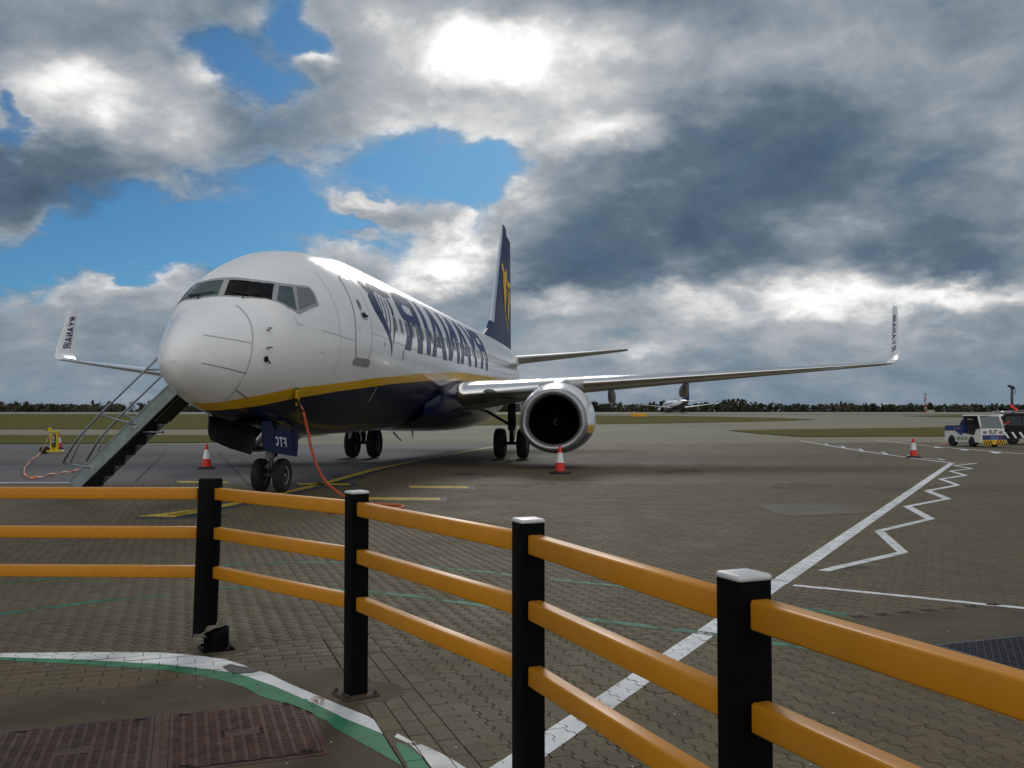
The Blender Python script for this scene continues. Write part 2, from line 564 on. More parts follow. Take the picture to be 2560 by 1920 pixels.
INTERIOR = mat('cab_interior', (0.02, 0.022, 0.025), 0.7)
WINDSCREEN = mat('tug_windscreen', (0.11, 0.14, 0.15), 0.05)
MASTBLUE = mat('mast_blue', (0.03, 0.045, 0.07), 0.5)
REDTAPE = mat('red_tape', (0.70, 0.03, 0.03), 0.5)
PRINTWHITE = mat('print_white', (0.72, 0.74, 0.78), 0.5)
CONC = mat('slab_concrete', (0.086, 0.071, 0.041), 0.85, var=0.35, vscale=1.6, bump=0.25, bscale=160, world_pos=True, spec=0.3)
APRONC = mat('apron_concrete', (0.108, 0.102, 0.103), 0.8, var=0.22, vscale=0.14, bump=0.2, bscale=60, world_pos=True, spec=0.35)
TAXIC = mat('taxiway_concrete', (0.205, 0.192, 0.138), 0.85, var=0.16, vscale=0.05, world_pos=True, spec=0.3)
RUNC = mat('runway_surface', (0.22, 0.21, 0.17), 0.85, var=0.1, vscale=0.03, world_pos=True, spec=0.3)
GRASS = mat('grass_blades', (0.072, 0.078, 0.013), 0.95, var=0.6, vscale=0.22, bump=0.6, bscale=2.0, world_pos=True, spec=0.05, col2=(0.100, 0.080, 0.020))
SAND = mat('joint_sand', (0.026, 0.023, 0.017), 0.95, world_pos=True)
PAVER = paving_material('block_concrete', (0.128, 0.105, 0.056), (0.096, 0.078, 0.043), (0.128, 0.093, 0.050))
PAVFAR = paving_material('block_concrete_far', (0.124, 0.103, 0.056), (0.100, 0.082, 0.046), (0.124, 0.093, 0.050), brick=True)
PWHITE = worn_paint('line_white', (0.70, 0.72, 0.74), 0.235, 9)
PWHITE2 = worn_paint('line_white_worn', (0.66, 0.67, 0.64), 0.39, 6)
PGREEN = worn_paint('line_green', (0.020, 0.190, 0.085), 0.34, 6, var=0.3)
PGREEN2 = worn_paint('line_green_faded', (0.014, 0.145, 0.085), 0.45, 5, var=0.3)
PYELLOW = worn_paint('line_yellow', (0.50, 0.34, 0.014), 0.34, 3)
PDARK = worn_paint('line_dark_border', (0.022, 0.026, 0.042), 0.38, 2)
GREENCABLE = mat('tag_green', (0.01, 0.12, 0.06), 0.5)


# ------------------------------------------------------------------ the ground
def sheet(name, loops, material, dz=0.0, grid=None, follow=True, parent=None, kind='structure', rough_edge=0.0):
    if rough_edge:
        nl = []
        for lp in loops:
            q = []
            for i in range(len(lp)):
                a, b = Vector(lp[i]), Vector(lp[(i + 1) % len(lp)])
                k = max(1, int((b - a).length / (rough_edge * 5)))
                for t in range(k):
                    p = a.lerp(b, t / k)
                    q.append((p.x + random.uniform(-1, 1) * rough_edge, p.y + random.uniform(-1, 1) * rough_edge))
            nl.append(q)
        loops = nl
    vs, fs = tess(loops, grid)
    m = M()
    m.add([(p[0], p[1], (terrain(p[1]) if follow else 0) + dz) for p in vs], fs)
    o = m.build(name, material, parent)
    if kind and not parent: o['kind'] = kind
    return o


def PQ(p, q):
    """block-row coordinates (along the rows, across the rows) to ground x, y"""
    return (-p * sin(PAV_A) + q * cos(PAV_A), p * cos(PAV_A) + q * sin(PAV_A))


def QP(x, y):
    return (-x * sin(PAV_A) + y * cos(PAV_A), x * cos(PAV_A) + y * sin(PAV_A))


# terrain of grass under everything, out to the horizon
ys = [-60, 40, 90] + [90 + 15 * i for i in range(1, 23)] + [600, 900, 1600, 4000]
xs = [-4000, -900, -400, -150, 0, 150, 400, 900, 4000]
g = M()
g.add([(x, y, terrain(y) - 0.14) for y in ys for x in xs],
      [(j * len(xs) + i, j * len(xs) + i + 1, (j + 1) * len(xs) + i + 1, (j + 1) * len(xs) + i) for j in range(len(ys) - 1) for i in range(len(xs) - 1)])
tag(g.build('ground', GRASS), kind='structure')

YG = 52.6
sheet('taxiway', [[(-420, YG), (420, YG), (420, 340), (-420, 340)]], TAXIC, -0.012, 15)
sheet('runway', [[(-600, 352), (600, 352), (600, 424), (-600, 424)]], RUNC, -0.05, 20)


def gt(pts): return [tuple(GT(*p)[:2]) for p in pts]


sheet('grass_strip', [gt([(-900, 1110), (300, 1109), (620, 1105), (830, 1087), (500, 1088), (-900, 1088)])], GRASS, 0.03, 4, rough_edge=0.25)
sheet('grass_strip', [gt([(-1500, 1074), (500, 1073), (1250, 1063), (1700, 1058), (1950, 1053), (2041, 1049), (1960, 1045), (1700, 1040), (1300, 1037), (-1500, 1036)])], GRASS, 0.05, 9, rough_edge=0.5)
sheet('grass_strip', [gt([(1823, 1076), (1900, 1085), (2010, 1092), (2560, 1090), (3600, 1088), (3600, 1062), (2560, 1066), (2100, 1072)])], GRASS, 0.04, 4, rough_edge=0.3)
sheet('grass_strip', [gt([(2250, 1040), (2350, 1043), (2560, 1044), (3600, 1044), (3600, 1034), (2560, 1035)])], GRASS, 0.06, 10, rough_edge=0.4)

ZONE = [(-4.2, 2.4), (3.9, 2.4), (14.2, 21.0), (-14.2, 21.0)]      # where blocks are built one by one
bed = sheet('paving_bed', [[(-6, 1.5), (6, 1.5), (15.2, 21.6), (-15.2, 21.6)]], SAND, -0.007, None, follow=False)
far_edge = [tuple(G(*p)[:2]) for p in [(2900, 1108), (2300, 1106), (1800, 1108), (1500, 1108), (1240, 1117), (1040, 1154), (930, 1178), (800, 1212), (690, 1225), (545, 1197), (250, 1206), (0, 1213), (-300, 1216)]]
PAVE_EDGE = [(-40, -20), (60, -20), (75, 40)] + far_edge + [(-40, 19)]
sheet('apron', [[(-300, -40), (300, -40), (300, YG), (-300, YG)], PAVE_EDGE], APRONC, -0.004, None, follow=False)
paving = sheet('block_paving', [PAVE_EDGE, ZONE], PAVFAR, -0.003, None, follow=False)
SLABS = [(2.0, 5.62, -4.5, 0.92), (3.1, 5.65, 4.58, 6.4)]           # p0, p1, q0, q1
COVERS = [(0.70, 0.84, PQ(4.62, 0.0))]


def build_blocks():
    """wavy interlocking blocks, straight border blocks; the nearest 300 singly, the rest as one part"""
    P, A = 0.1125, 0.0115
    gap = 0.0022
    gend = 0.0010

    def wave(p):
        t = (p / P) % 1.0
        pts = [(0, A), (0.36, A), (0.5, -A), (0.86, -A), (1.0, A)]
        for (a, x), (b, y) in zip(pts, pts[1:]):
            if t <= b: return x + (y - x) * (t - a) / (b - a)
        return A
    brk = sorted([0.0] + [k * P + f * P for k in range(2) for f in (0.36, 0.5, 0.86)] + [P])
    L = 2 * P
    ps = [gend] + [b for b in brk if gend < b < L - gend] + [L - gend]

    def wavy(inset):
        g2 = gap + inset
        ge = gend + inset * .6
        lo = [(min(max(p, ge), L - ge), wave(p) + g2) for p in ps]
        hi = [(min(max(p, ge), L - ge), wave(p) + P - g2) for p in ps]
        return lo + hi[::-1]

    def rect(a, b, inset):
        g2 = gap + inset
        return [(g2, g2), (a - g2, g2), (a - g2, b - g2), (g2, b - g2)]
    ph = [gend] + [b for b in brk if gend < b < P - gend] + [P - gend]

    def half(inset):
        g2 = gap + inset; ge = gend + inset * .6
        lo = [(min(max(p, ge), P - ge), wave(p) + g2) for p in ph]
        hi = [(min(max(p, ge), P - ge), wave(p) + P - g2) for p in ph]
        return lo + hi[::-1]
    shapes = {'wavy': (wavy(0), wavy(0.0028)), 'half': (half(0), half(0.0028)), 'rowp': (rect(0.21, 0.105, 0), rect(0.21, 0.105, 0.003)), 'rowqh': (rect(0.0982, 0.104, 0), rect(0.0982, 0.104, 0.003)), 'rowq': (rect(0.0982, 0.208, 0), rect(0.0982, 0.208, 0.003))}

    def zone(x, y):
        return inside((x, y), [ZONE])
    blocks = []
    q0, q1 = 0.92, 1.34
    # wavy rows right of the border, and left of it
    rows = [q1 - A + j * P for j in range(0, 200)] + [q0 + A - (j + 1) * P for j in range(0, 240)]
    for q in rows:
        off = (int(round(q / P)) % 2) * P
        for i in range(4, 120):
            p = i * L + off
            x, y = PQ(p + P, q + P / 2)
            if not zone(x, y): continue
            if q < q0 - 0.01 and p < 6.40:
                if p > 6.27 and zone(*PQ(p + P, q)): blocks.append(('half', p + P, q))
                continue
            if any(a < p + P < b and c < q + P / 2 < d for a, b, c, d in SLABS): continue
            blocks.append(('wavy', p, q))
    for k in range(4):
        q = q0 + k * 0.105
        for i in range(8, 110):
            p = i * 0.21 + (k % 2) * 0.105
            if zone(*PQ(p + 0.1, q + 0.05)): blocks.append(('rowp', p, q))
    for k in range(8):
        p = 5.625 + k * 0.0982
        for i in range(0, 26):
            q = q0 - 0.212 - i * 0.208 - (k % 2) * 0.104 - 0.0
            if q + 0.208 > q0 + 0.02: continue
            if zone(*PQ(p + 0.05, q + 0.1)): blocks.append(('rowq', p, q))
        if k % 2 and zone(*PQ(p + .05, q0 - .05)): blocks.append(('rowqh', p, q0 - 0.108))
    rnd = random.Random(3)
    out = []
    for kind, p, q in blocks:
        z = rnd.uniform(-0.0016, 0.0012) + (0.0016 if kind == 'rowp' else 0); tx = rnd.uniform(-1, 1) * 0.006; ty = rnd.uniform(-1, 1) * 0.006
        out.append((kind, p, q, z, tx, ty, min(1, max(0, rnd.gauss(0.5, 0.3)))))
    out.sort(key=lambda b: PQ(b[1], b[2])[1] ** 2 + PQ(b[1], b[2])[0] ** 2)
    # which blocks show largest: nearest ones inside the picture
    def seen(b):
        x, y = PQ(b[1] + 0.1, b[2] + 0.06)
        k = cos(PITCH) * y - sin(PITCH) * HCAM
        return abs(x / y) < 0.57 and 960 - F * (-y * sin(PITCH) - HCAM * cos(PITCH)) / k < 1930
    pick = [k for k, b in enumerate(out) if seen(b)][:300]
    tmpl = {}
    for n, k in enumerate(pick):
        b = out[k]; key = (b[0], n % 14)
        tmpl.setdefault(key, b[3:])
        out[k] = b[:3] + tmpl[key]
    near = [out[k] for k in pick]
    ns = set(pick)
    far = [b for k, b in enumerate(out) if k not in ns]

    def geom(b, world=True):
        kind, p, q, z, tx, ty, tint = b
        o, i = shapes[kind]
        vs = []
        for pts, zz in ((i, 0.0), (o, -0.0022), (o, -0.02)):
            for a, c in pts:
                h = zz + (z + (a - 0.1) * tx + (c - 0.05) * ty if zz > -0.01 else 0)
                if world:
                    x, y = PQ(p + a, q + c); vs.append((x, y, h))
                else:
                    vs.append((a, c, h))
        n = len(o)
        # outline orientation flips between (p,q) and (x,y)
        fs = [tuple(range(n - 1, -1, -1))]
        for r in range(2):
            fs += [(r * n + k, r * n + (k + 1) % n, (r + 1) * n + (k + 1) % n, (r + 1) * n + k) for k in range(n)]
        return vs, fs
    # joined rest
    V, FL, FN, T = [], [], [], []
    for b in far:
        vs, fs = geom(b)
        base = len(V); V += vs
        for f in fs:
            FL += [base + k for k in f]; FN.append(len(f)); T.append(b[6])
    me = bpy.data.meshes.new('paver_field')
    me.vertices.add(len(V)); me.vertices.foreach_set('co', np.array(V, dtype=np.float32).ravel())
    me.loops.add(len(FL)); me.loops.foreach_set('vertex_index', np.array(FL, dtype=np.int32))
    me.polygons.add(len(FN))
    st = np.concatenate([[0], np.cumsum(FN)[:-1]]).astype(np.int32)
    me.polygons.foreach_set('loop_start', st)
    me.update(calc_edges=True); me.validate()
    at_ = me.attributes.new('tint', 'FLOAT', 'FACE'); at_.data.foreach_set('value', np.array(T, dtype=np.float32))
    me.materials.append(PAVER)
    o = bpy.data.objects.new('paver_field', me); COL.objects.link(o); o.parent = paving; o['kind'] = 'stuff'
    # single blocks share a few meshes
    lib = {}
    for n, b in enumerate(near):
        key = (b[0], n % 14)
        if key not in lib:
            vs, fs = geom(b, False)
            # local frame: x along p, y along q (mirrored into world by the object matrix)
            mm = M(); mm.add([(c, a, h) for a, c, h in vs], fs)
            me2 = bpy.data.meshes.new('paver'); me2.from_pydata(mm.v, [], mm.f)
            a2 = me2.attributes.new('tint', 'FLOAT', 'FACE'); a2.data.foreach_set('value', [b[6]] * len(mm.f))
            me2.materials.append(PAVER); lib[key] = me2
        ob = bpy.data.objects.new('paver', lib[key]); COL.objects.link(ob)
        x, y = PQ(b[1], b[2])
        ob.location = (x, y, 0); ob.rotation_euler = (0, 0, PAV_A); ob.parent = paving
    return [(PQ, b, [PQ(b[1] + a, b[2] + c) for a, c in shapes[b[0]][0]]) for b in out]


def clip(poly, quad):
    """cut a polygon with a convex quad (both in ground x, y)"""
    ar = sum(quad[i][0] * quad[(i + 1) % len(quad)][1] - quad[(i + 1) % len(quad)][0] * quad[i][1] for i in range(len(quad)))
    if ar < 0: quad = quad[::-1]
    out = list(poly)
    for i in range(len(quad)):
        (x1, y1), (x2, y2) = quad[i], quad[(i + 1) % len(quad)]
        if not out: break
        src, out = out, []
        for k in range(len(src)):
            a, b = src[k], src[(k + 1) % len(src)]
            da = (x2 - x1) * (a[1] - y1) - (y2 - y1) * (a[0] - x1)
            db = (x2 - x1) * (b[1] - y1) - (y2 - y1) * (b[0] - x1)
            if da >= 0: out.append(a)
            if (da >= 0) != (db >= 0):
                t = da / (da - db); out.append((a[0] + (b[0] - a[0]) * t, a[1] + (b[1] - a[1]) * t))
    return out


BLOCKS = build_blocks()
HASH = {}
for k_, (_, b_, poly_) in enumerate(BLOCKS):
    cx = sum(p[0] for p in poly_) / len(poly_); cy = sum(p[1] for p in poly_) / len(poly_)
    HASH.setdefault((int(cx // 0.5), int(cy // 0.5)), []).append(k_)


def slab_rect(s, shrink=0.0):
    a, b, c, d = s
    return [PQ(a, c + shrink), PQ(a, d - shrink), PQ(b - shrink, d - shrink), PQ(b - shrink, c + shrink)]


EXTRA = []     # (polygon, height) of other flat tops that paint may cross


def paint(name, quads, material, lift=0.0016, far_lift=0.005, subdivide=True):
    m = M()
    for quad in quads:
        if all(inside(p, [ZONE]) for p in quad):
            xs_ = [p[0] for p in quad]; ys_ = [p[1] for p in quad]
            for i in range(int((min(xs_) - 0.3) // 0.5), int((max(xs_) + 0.3) // 0.5) + 1):
                for j in range(int((min(ys_) - 0.3) // 0.5), int((max(ys_) + 0.3) // 0.5) + 1):
                    for k in HASH.get((i, j), ()):
                        _, b, poly = BLOCKS[k]
                        c = clip(poly, quad)
                        if len(c) >= 3:
                            vs = []
                            for x, y in c:
                                pp, qq = QP(x, y)
                                vs.append((x, y, b[3] + (pp - b[1] - 0.1) * b[4] + (qq - b[2] - 0.05) * b[5] + lift))
                            orient(m, vs)
            for poly, z in [(slab_rect(s, 0.004), 0.002) for s in SLABS] + EXTRA:
                c = clip(poly, quad)
                if len(c) >= 3: orient(m, [(x, y, z + lift) for x, y in c])
        else:
            orient(m, [(x, y, far_lift + terrain(y)) for x, y in quad])
    return tag(m.build(name, material), kind='structure')


def orient(m, vs):
    n = len(vs)
    ar = sum(vs[i][0] * vs[(i + 1) % n][1] - vs[(i + 1) % n][0] * vs[i][1] for i in range(n))
    m.add(vs, [tuple(range(n)) if ar > 0 else tuple(range(n - 1, -1, -1))])


def strip(pts, width, step=0.5):
    """quads along a ground polyline"""
    pts = [Vector(p[:2]) for p in pts]
    res = []
    for a, b in zip(pts, pts[1:]):
        k = max(1, int((b - a).length / step))
        n = Vector((-(b - a).y, (b - a).x)).normalized() * width / 2
        for t in range(k):
            p, q = a.lerp(b, t / k), a.lerp(b, (t + 1) / k)
            res.append([tuple(p - n), tuple(q - n), tuple(q + n), tuple(p + n)])
    return res


def band(up, lo, n=40):
    """quads between two pixel edges on the ground"""
    def res(l):
        pts = [G(*p) for p in l]
        d = [0]
        for a, b in zip(pts, pts[1:]): d.append(d[-1] + (b - a).length)
        o = []
        for i in range(n + 1):
            t = d[-1] * i / n; k = 0
            while k < len(d) - 2 and d[k + 1] < t: k += 1
            f = (t - d[k]) / max(1e-9, d[k + 1] - d[k]); o.append(tuple(pts[k].lerp(pts[k + 1], f)[:2]))
        return o
    a, b = res(up), res(lo)
    return [[a[i], a[i + 1], b[i + 1], b[i]] for i in range(n)]


for s_ in SLABS:
    m_ = M(); rp = slab_rect(s_, 0.004)
    orient(m_, [(x, y, 0.002) for x, y in rp])
    for i in range(4):
        (x1, y1), (x2, y2) = rp[i], rp[(i + 1) % 4]
        m_.add([(x1, y1, 0.002), (x2, y2, 0.002), (x2, y2, -0.03), (x1, y1, -0.03)], [(0, 1, 2, 3)])
    tag(m_.build('concrete_slab', CONC), kind='structure')


# ------------------------------------------------------------------ access covers set in the slabs
def cover(name, label, p0, q0, dp, dq, material, pad, style):
    """steel cover with raised bars; p0,q0 = far left corner"""
    x, y = PQ(p0, q0)
    t = thing(name, label, 'access cover', (x, y, 0.002), PAV_A, 'steel covers set flush in the ground')
    # local: x along q, y along p (towards the far side)
    fr = M()
    w = 0.028
    for c, d in (((dq / 2, -w / 2, 0.0015), (dq, w, 0.003)), ((dq / 2, -dp + w / 2, 0.0015), (dq, w, 0.003)),
                 ((w / 2, -dp / 2, 0.0015), (w, dp - 2 * w, 0.003)), ((dq - w / 2, -dp / 2, 0.0015), (w, dp - 2 * w, 0.003))):
        fr.box(c, d)
    fr.build('frame', material, t)
    pl = M(); pl.box((dq / 2, -dp / 2, 0.0006), (dq - 2 * w - 0.008, dp - 2 * w - 0.008, 0.0012)); pl.build('plate', mat(name + '_gap', (0.010, 0.007, 0.007), 0.9), t)
    bars = M()
    if style == 'bars':
        px_, py_ = 0.050, 0.0245
        nx = int((dq - 2 * w - .02) / px_); ny = int((dp - 2 * w - .02) / py_)
        px_ = (dq - 2 * w - .026) / nx; py_ = (dp - 2 * w - .026) / ny
        x0 = (dq - nx * px_) / 2; y0 = (dp - ny * py_) / 2
        clear = lambda cx, cy: pad and abs(cx - dq * 0.5) < 0.088 and abs(cy + dp * 0.5) < 0.052
        for i in range(nx + 1):
            cx = x0 + i * px_
            for h in range(6):
                cy = -y0 - (h + .5) * (dp - 2 * y0) / 6
                if not clear(cx, cy): bars.box((cx, cy, 0.0040), (0.017, (dp - 2 * y0) / 6, 0.0056))
            if i == nx: break
            for j in range(ny):
                cy = -y0 - (j + (.25 if i % 2 else .75)) * py_
                if not clear(cx + px_ / 2, cy): bars.box((cx + px_ / 2, cy, 0.0036), (px_ - 0.0172, 0.0125, 0.0046))
    else:
        for i in range(int((dq - 2 * w) / 0.030)):
            for j in range(int((dp - 2 * w) / 0.030)):
                cx = w + 0.018 + i * 0.030; cy = -w - 0.018 - j * 0.030
                if cx > dq - w - 0.012 or cy < -dp + w + 0.012: continue
                r = Matrix.Rotation(radians(45 if (i + j) % 2 else -45), 3, 'Z')
                bars.box((cx, cy, 0.004), (0.026, 0.008, 0.006), 0, r)
    tag(bars.build('raised_bar', material, t), kind='stuff')
    if pad:
        pd = M(); pd.box((dq / 2, -dp / 2, 0.004), (0.16, 0.09, 0.006)); pd.build('name_plate', material, t)
    for cx, cy in ((0.10, -0.06), (dq - 0.10, -0.06), (0.10, -dp + 0.06), (dq - 0.10, -dp + 0.06)):
        kh = M(); kh.box((cx, cy, 0.0071), (0.045, 0.018, 0.0012)); kh.build('keyhole', BLACK, t)
    rp = [PQ(p0, q0), PQ(p0, q0 + dq), PQ(p0 - dp, q0 + dq), PQ(p0 - dp, q0)]
    EXTRA.append((rp, 0.0092))
    return t


RUSTC = mat('cover_rust', (0.092, 0.046, 0.034), 0.75, var=0.45, vscale=12, bump=0.2, bscale=120, metal=0.2)
STEELC = mat('cover_steel', (0.084, 0.050, 0.042), 0.65, var=0.4, vscale=12, bump=0.2, bscale=120, metal=0.3)
BLUEST = mat('cover_blue_steel', (0.060, 0.062, 0.085), 0.5, var=0.3, vscale=10, metal=0.4)
TR = G(768, 1751); pTR, qTR = QP(TR.x, TR.y)
cover('access_cover', 'rusty reddish steel cover with raised bars whose corner touches the green line', pTR, qTR - 0.72, 0.84, 0.72, RUSTC, True, 'bars')
cover('access_cover', 'dull brown steel cover at the lower left corner, left of the rusty reddish one', pTR, qTR - 1.46, 0.84, 0.73, STEELC, True, 'bars')
GC = G(2335, 1613); pG, qG = QP(GC.x, GC.y)
cover('access_cover', 'blue grey chequered steel cover behind the nearest rails at the right edge', pG, qG, 0.72, 1.1, BLUEST, False, 'check')
EXTRA.pop()

# ------------------------------------------------------------------ painted lines
UPW = [(-60, 1634), (0, 1633), (100, 1632), (244, 1630), (407, 1632), (515, 1641), (563, 1649), (607, 1662), (641, 1676), (670, 1684), (722, 1710), (804, 1745), (867, 1771), (925, 1794), (945, 1809), (958, 1837)]
LOW = [(-60, 1642), (0, 1643), (100, 1646), (244, 1651), (407, 1661), (515, 1673), (560, 1678), (601, 1686), (641, 1701), (682, 1715), (760, 1749), (809, 1771), (867, 1800), (925, 1823), (950, 1834), (958, 1837.5)]
GUP = LOW[:-1] + [(960, 1842), (971, 1863), (994, 1898), (1012, 1925)]
GLO = [(-60, 1650), (0, 1651), (100, 1656), (244, 1665), (407, 1675), (515, 1692), (543, 1699), (607, 1717), (650, 1742), (705, 1757), (770, 1782), (821, 1806), (838, 1823), (896, 1855), (954, 1887), (1006, 1917), (1014, 1926)]
paint('white_line', band(UPW, LOW, 60), PWHITE)
paint('green_line', band(GUP, GLO, 60), PGREEN)
paint('white_line', band([(994, 1834), (1026, 1852), (1070, 1869), (1107, 1887), (1142, 1907), (1170, 1925)], [(986, 1843), (1018, 1858), (1040, 1876), (1055, 1892), (1070, 1910), (1085, 1928)], 20), PWHITE2)
paint('green_line', band([(992, 1856), (1016, 1862), (1038, 1881), (1055, 1898), (1075, 1924)], [(990, 1866), (1002, 1886), (1010, 1900), (1018, 1915), (1024, 1926)], 16), PGREEN)


def gp(pts): return [G(*p) for p in pts]


a_, b_ = G(1365, 1858), G(2379, 1158.5)
dd = (b_ - a_).normalized()
paint('white_line', strip([a_ - dd * 1.6, a_ + dd * 4.7], 0.15, 0.35) + strip([a_ + dd * 4.7, b_], 0.17, 0.8), PWHITE)
paint('zigzag_line', strip(gp([(2056, 1427), (2257, 1381)]), 0.11) + strip(gp([(2257, 1381), (2199, 1329)]), 0.12) + strip(gp([(2196, 1328), (2326, 1297)]), 0.11) +
      strip(gp([(2326, 1297), (2268, 1266)]), 0.14) + strip(gp([(2268, 1266), (2369, 1247)]), 0.12) + strip(gp([(2369, 1247), (2318, 1227)]), 0.15) +
      strip(gp([(2318, 1227), (2394, 1213), (2351, 1198), (2414, 1189), (2376, 1178), (2430, 1172), (2386, 1164), (2442, 1158.5)]), 0.13, 1.0) + strip(gp([(2379, 1157), (2442, 1158.5)]), 0.12), PWHITE)
paint('white_line', strip(gp([(1984, 1463), (2250, 1489), (2560, 1521), (2760, 1541)]), 0.085, 0.3), PWHITE)
paint('white_line', strip(gp([(2379, 1158), (2270, 1144), (2160, 1129), (2000, 1102)]), 0.16, 2.0), PWHITE)
paint('zigzag_line', strip(gp([(2360, 1151), (2346, 1147), (2290, 1144), (2270, 1137), (2218, 1136), (2205, 1130), (2158, 1128), (2148, 1122), (2112, 1120), (2104, 1115), (2070, 1113), (2062, 1109)]), 0.12, 2.0), PWHITE)
paint('white_line', strip(gp([(2190, 1101), (2340, 1117), (2560, 1135), (2700, 1146)]), 0.18, 2.0), PWHITE)
paint('white_line', strip(gp([(2338, 1116), (2346, 1120)]), 0.3) + strip(gp([(2405, 1122), (2414, 1126)]), 0.3) + strip(gp([(2482, 1129), (2495, 1134)]), 0.3), PWHITE)
paint('red_line', strip(gp([(2338, 1114), (2372, 1108)]), 0.25, 2), worn_paint('line_red', (0.42, 0.10, 0.07), 0.4, 2))
for pts, w in (([(-60, 1548), (0, 1536), (116, 1519), (260, 1502), (333, 1496), (420, 1489)], 0.10), ([(-60, 1466), (0, 1459), (122, 1448), (200, 1442)], 0.08),
               ([(420, 1425), (550, 1415), (705, 1407), (849, 1406), (960, 1409), (1072, 1416), (1200, 1429), (1369, 1447), (1543, 1465), (1700, 1485), (1850, 1503), (1998, 1521), (2120, 1538)], 0.09),
               ([(500, 1472), (589, 1468), (700, 1469), (820, 1474), (922, 1479), (1052, 1492), (1200, 1513), (1330, 1531), (1476, 1549), (1629, 1567), (1754, 1582), (1927, 1608), (2040, 1622)], 0.10)):
    paint('green_line', strip(gp(pts), w, 0.25), PGREEN2)
paint('green_line', strip(gp([(2495, 1671), (2560, 1689), (2620, 1706)]), 0.09, 0.2), PGREEN)
# aircraft stand markings
CLINE = [(429, 1289), (500, 1276), (606, 1255), (723, 1229), (810, 1209), (932, 1175), (1047, 1151), (1227, 1118), (1300, 1104)]
paint('stand_line_border', strip([p + Vector((0.05, -0.12, 0)) for p in gp(CLINE)], 0.56, 0.6), PDARK, 0.0014, 0.004)
paint('stand_line', strip(gp(CLINE), 0.24, 0.6), PYELLOW, 0.003, 0.009)
paint('stand_line', [[tuple(G(*p)[:2]) for p in ((344, 1291), (429, 1293), (500, 1281), (520, 1270))]], PYELLOW, 0.003)
paint('stand_line_border', [[tuple(G(*p)[:2]) for p in ((300, 1296), (440, 1299), (585, 1290), (520, 1285))]], PDARK, 0.0014)
for x0, x1, y0, y1 in ((905, 1110, 1243, 1251), (1020, 1180, 1214, 1221), (740, 885, 1208, 1214), (440, 582, 1203, 1209), (660, 760, 1237, 1240)):
    paint('stop_bar_border', [[tuple(G(*p)[:2]) for p in ((x0 - 10, y1 + 1.5), (x1 + 8, y1 + 2.5), (x1 + 6, y0 - 1), (x0 - 8, y0 - 2))]], PDARK, 0.0014, 0.004)
    paint('stop_bar', [[tuple(G(*p)[:2]) for p in ((x0 + 6, y1 - 1), (x1 - 8, y1), (x1 - 12, y0 + 1.5), (x0, y0))]], PYELLOW, 0.003, 0.009)
paint('white_line', strip(gp([(-200, 1208), (195, 1208)]), 0.22, 1.0), PWHITE, 0.003, 0.009)
# apron joints and a repaired patch
paint('apron_joint', strip(gp([(340, 1203), (412, 1131)]), 0.05, 2) + strip(gp([(625, 1215), (545, 1130)]), 0.05, 2) + strip(gp([(-100, 1162), (420, 1160)]), 0.04, 3), mat('joint_dark', (0.03, 0.03, 0.032), 0.9), 0.001, 0.003)
sheet('concrete_patch', [[tuple(G(*p)[:2]) for p in ((1890, 1262), (2055, 1257), (2195, 1277), (2140, 1285), (1985, 1291), (1940, 1286))]], mat('patch_concrete', (0.108, 0.098, 0.070), 0.85, var=0.2, vscale=1.0, world_pos=True), 0.004, None, follow=False)
paint('oil_stain', [[tuple(G(*p)[:2]) for p in ((1345, 1206), (1440, 1208), (1410, 1212), (1360, 1212))]], worn_paint('stain_oil', (0.03, 0.028, 0.025), 0.45, 1.5), 0.001, 0.003)

for k_, (cx_, cy_, r_) in enumerate([(1700, 1180, 60), (1560, 1330, 46), (2120, 1420, 60), (1180, 1190, 60), (880, 1190, 50), (240, 1330, 60), (700, 1330, 40), (1990, 1215, 70)]):
    paint('oil_stain', [[tuple(G(cx_ + r_ * cos(a * .785) * (1 + .3 * sin(a * 2.3 + k_)), cy_ + r_ * .13 * sin(a * .785) * (1 + .3 * cos(a * 1.7 + k_)))[:2]) for a in range(8)]], worn_paint('stain_oil_faint', (0.036, 0.031, 0.024), 0.54, 2.2), 0.0012, 0.003)

# ------------------------------------------------------------------ the airliner
PX, PY, PTH = -5.374, 15.14, 0.129              # nose datum and heading on the apron
PROF = np.array([
    (-0.550, 2.445, 2.445, 0.000, 2.445),
    (-0.500, 2.645, 2.255, 0.160, 2.445),
    (-0.300, 2.884, 2.024, 0.350, 2.454),
    (0.000, 3.083, 1.863, 0.550, 2.483),
    (0.350, 3.272, 1.722, 0.750, 2.542),
    (0.700, 3.441, 1.621, 0.930, 2.611),
    (1.120, 3.690, 1.530, 1.110, 2.710),
    (1.400, 4.039, 1.479, 1.220, 2.779),
    (1.750, 4.268, 1.438, 1.330, 2.838),
    (2.200, 4.486, 1.386, 1.460, 2.916),
    (2.800, 4.734, 1.324, 1.600, 2.994),
    (3.500, 4.952, 1.262, 1.730, 3.072),
    (4.500, 5.099, 1.169, 1.840, 3.149),
    (6.000, 5.255, 1.124, 1.880, 3.204),
    (7.500, 5.280, 1.130, 1.880, 3.220),
    (12.000, 5.326, 1.156, 1.880, 3.246),
    (20.000, 5.391, 1.201, 1.880, 3.301),
    (26.500, 5.471, 1.221, 1.880, 3.341),
    (29.000, 5.493, 1.603, 1.840, 3.513),
    (31.685, 5.485, 2.295, 1.680, 3.845),
    (34.494, 5.418, 3.038, 1.360, 4.198),
    (36.742, 5.312, 3.631, 1.000, 4.452),
    (38.539, 5.127, 4.077, 0.620, 4.587),
    (39.663, 4.883, 4.373, 0.260, 4.623),
    (40.000, 4.673, 4.573, 0.050, 4.623),
])


